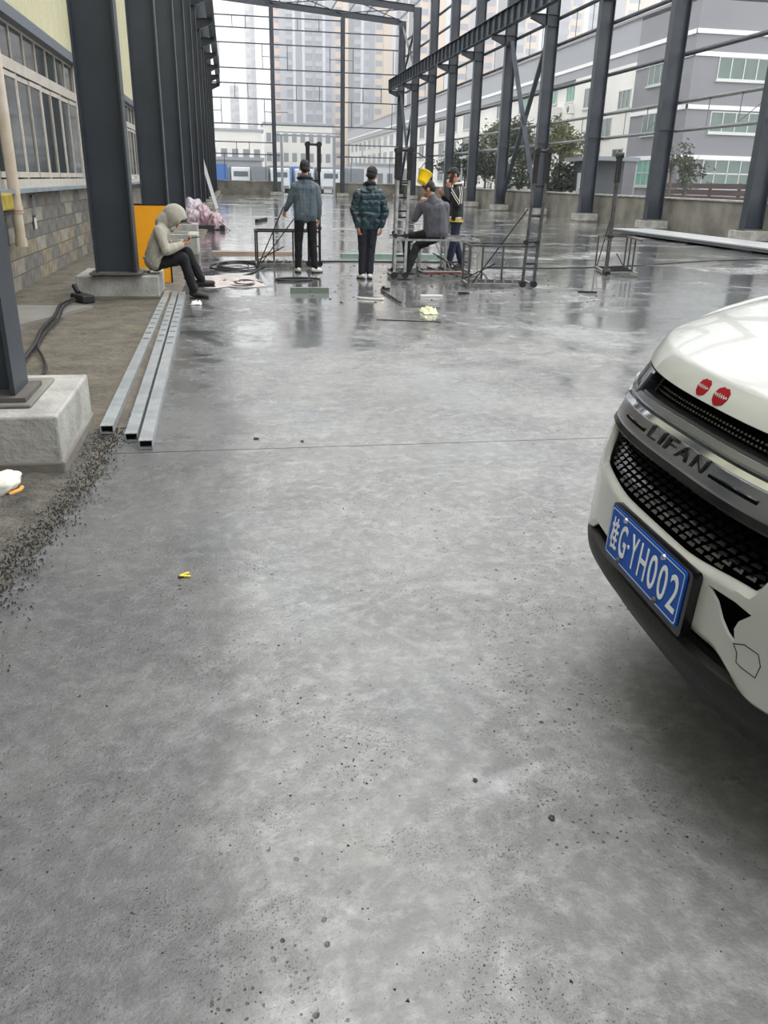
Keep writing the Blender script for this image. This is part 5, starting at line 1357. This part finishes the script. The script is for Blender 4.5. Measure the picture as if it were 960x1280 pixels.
container(12.2,14.6,96,2.6,SG,'grey container behind the back wall beside the right far post')
# canopy hut, fence and objects beyond the right wall
def hut():
    o=empty('canopy_hut',(20.4,46.2,0),0,'dark canopy hut beyond the right wall, between the trees and the long building','hut')
    DKG=mat('hut_dark',srgb(84,88,90),0.8); MB().bb(-0.8,0.9,-1,2,0,2.7).build('hut_wall',DKG,o); MB().bb(-1.2,1.3,-2,2.4,2.7,2.9).build('hut_roof',SG,o)
    MB().bb(-0.85,-0.8,0,1.2,0,2.1).build('hut_door',SWH,o); 
    for x,y in ((-1.1,-1.8),(1.2,-1.8)): MB().cyl((x,y,0),(x,y,2.6),0.05,8).build('post',PALE,o)
hut()
def guard():
    o=empty('glazed_shelter',(20.5,71,0),0,'pale framed glazed shelter beyond the right wall behind the man in the striped top','shelter')
    for x in (-1.2,1.2):
        for y in (-1,1): MB().bb(x-0.06,x+0.06,y-0.06,y+0.06,0,3.3).build('post',SWH,o)
    MB().bb(-1.4,1.4,-1.2,1.2,3.3,3.5).build('roof',SWH,o); MB().bb(-1.2,1.2,-0.05,0.0,0,1.1).build('panel',SWH,o)
guard()
FNC=mat('dark_red_brown_fence',srgb(82,62,62),0.7)
fe=empty('boarded_fence',(24.0,34.0,0),0,'low dark red-brown board fence beyond the right wall, in front of the grey building','fence')
for z in (0.95,1.25,1.55): MB().bb(-0.05,0.05,-14,12,z-0.12,z+0.12).build('fence_board',FNC,fe)
for i in range(11): MB().bb(0.05,0.15,-14+i*2.6,-13.85+i*2.6,-0.05,1.7).build('fence_post',FNC,fe)
def pot(x,y,h,r,label):
    o=empty('stone_post',(x,y,0),0,label,'post'); MB().lathe([(0,0),(r,0),(r,h*0.7),(r*0.7,h*0.74),(r*1.15,h*0.85),(r*0.9,h),(0,h)],(0,0,0),14).build('post_body',mat('pale_stone',srgb(196,192,184),0.8),o)
pot(19.8,27.9,1.62,0.12,'small pale stone post showing above the right wall near the picture edge')
for i,(y,w_) in enumerate(((37.5,1.6),(45.2,1.3),(47.2,0.9))):
    o=MB().bb(-0.08,0.08,-w_/2,w_/2,0,0.08).bb(-0.06,0.06,-0.2,0.2,0.08,0.2).build('coping_block',CONC); o.location=(15.72,y,1.121)
    tag(o,['pale loose blocks on top of the right wall near the canopy hut','pale blocks on the right wall between the fourth and fifth columns','small pale block on the right wall just beyond the fifth column'][i],'block')
# trees
BARK=mat('grey_brown_bark',srgb(92,84,74),0.9)
def leafmat(n,c,c2): return mat(n,srgb(*c),0.6,col2=srgb(*c2),vscale=1.5)
LM=[leafmat('dull_green_leaves',(96,106,82),(66,76,60)),leafmat('olive_yellow_leaves',(128,130,80),(92,100,70)),leafmat('dark_green_leaves',(80,92,76),(54,66,54))]
def tree(x,y,h,r,label,lm,n=3200,trunk=None,leaf=0.13,seed=1,zc=None,sparse=1.0):
    rnd=random.Random(seed); o=empty('tree',(x,y,0),0,label,'tree'); zc=zc or h-r
    b=MB().tube([(0,0,-0.2),(0.05,0.03,zc*0.5),(0.0,0.0,zc)],0.07+0.03*r,8,r2=0.05)
    for i in range(9):
        a=rnd.uniform(0,6.28); q=Vector((math.cos(a)*r*0.7,math.sin(a)*r*0.7,zc+rnd.uniform(-0.3,0.8)*r)); b.tube([(0,0,zc*rnd.uniform(.55,.95)),q*0.5+Vector((0,0,zc*0.5)),q],0.035,6,r2=0.012)
    b.build('trunk',BARK,o)
    cl=[Vector((rnd.gauss(0,.42)*r,rnd.gauss(0,.42)*r,zc+rnd.gauss(0,.38)*(h-zc))) for _ in range(int(26*sparse))]
    b=MB(); vs=[];fs=[]
    for i in range(n):
        c=rnd.choice(cl); p=c+Vector((rnd.gauss(0,1),rnd.gauss(0,1),rnd.gauss(0,.8)))*r*0.19
        d=Vector((rnd.gauss(0,1),rnd.gauss(0,1),rnd.gauss(0,.6))).normalized(); e=d.cross(Vector((rnd.random(),rnd.random(),rnd.random()))).normalized(); L_=leaf*rnd.uniform(.6,1.3)
        k=len(vs); vs+=[p-d*L_,p+e*L_*0.45,p+d*L_,p-e*L_*0.45]; fs.append((k,k+1,k+2,k+3))
    b.add(vs,fs); q=b.build('foliage',lm,o); q['kind']='stuff'; return o
tree(19.6,50.5,5.0,1.35,'olive-topped tree between the third and fourth right columns',LM[1],2300,seed=4,leaf=0.13)
tree(19.0,48.6,3.1,1.25,'dark bushy tree low beneath the olive-topped one beyond the right wall',LM[2],2600,seed=5,leaf=0.12,zc=1.6)
tree(20.2,59,5.8,1.9,'bushy tree beyond the right wall, framed by the cross braces',LM[0],2900,seed=1,leaf=0.15)
tree(21.5,69,5.9,2.0,'yellowish green tree left of the cross braces, beyond the right wall',LM[1],2600,seed=3,leaf=0.16)
tree(19.6,66,4.4,1.7,'dark tree just left of the column at the foot of the cross braces',LM[2],2400,seed=2,leaf=0.15)
tree(20.4,75,4.8,2.0,'dark tree farthest back, behind the man in the striped top',LM[2],2400,seed=6,leaf=0.16)
tree(22.2,40.0,3.25,0.95,'slim young tree with sparse leaves in front of the grey building',LM[0],900,seed=7,leaf=0.10,sparse=0.8)
tree(20.6,38.6,3.1,0.5,'small thin twiggy tree just left of the second right column',LM[0],160,seed=8,leaf=0.08,sparse=0.5)
tree(19.4,57.2,2.4,1.3,'low dark shrub mass behind the right wall at the foot of the cross braces',LM[2],1800,seed=20,leaf=0.12,zc=1.2)
# haze: a real volume of moist air beyond the hall
def haze():
    m=bpy.data.materials.new('damp_haze'); m.use_nodes=True; n=m.node_tree.nodes; n.clear()
    o=n.new('ShaderNodeOutputMaterial'); v=n.new('ShaderNodeVolumeScatter'); v.inputs['Color'].default_value=(1,1,1,1); v.inputs['Density'].default_value=HAZE; v.inputs['Anisotropy'].default_value=0.2
    m.node_tree.links.new(v.outputs[0],o.inputs['Volume'])
    b=MB().prism([(16.8,14),(220,14),(220,480),(-90,480),(-90,82),(16.8,82)],-0.2,140).build('haze',m); tag(b,'pale moist haze filling the air beyond the back wall','haze',kind='stuff')
HAZE=0.0055
haze()
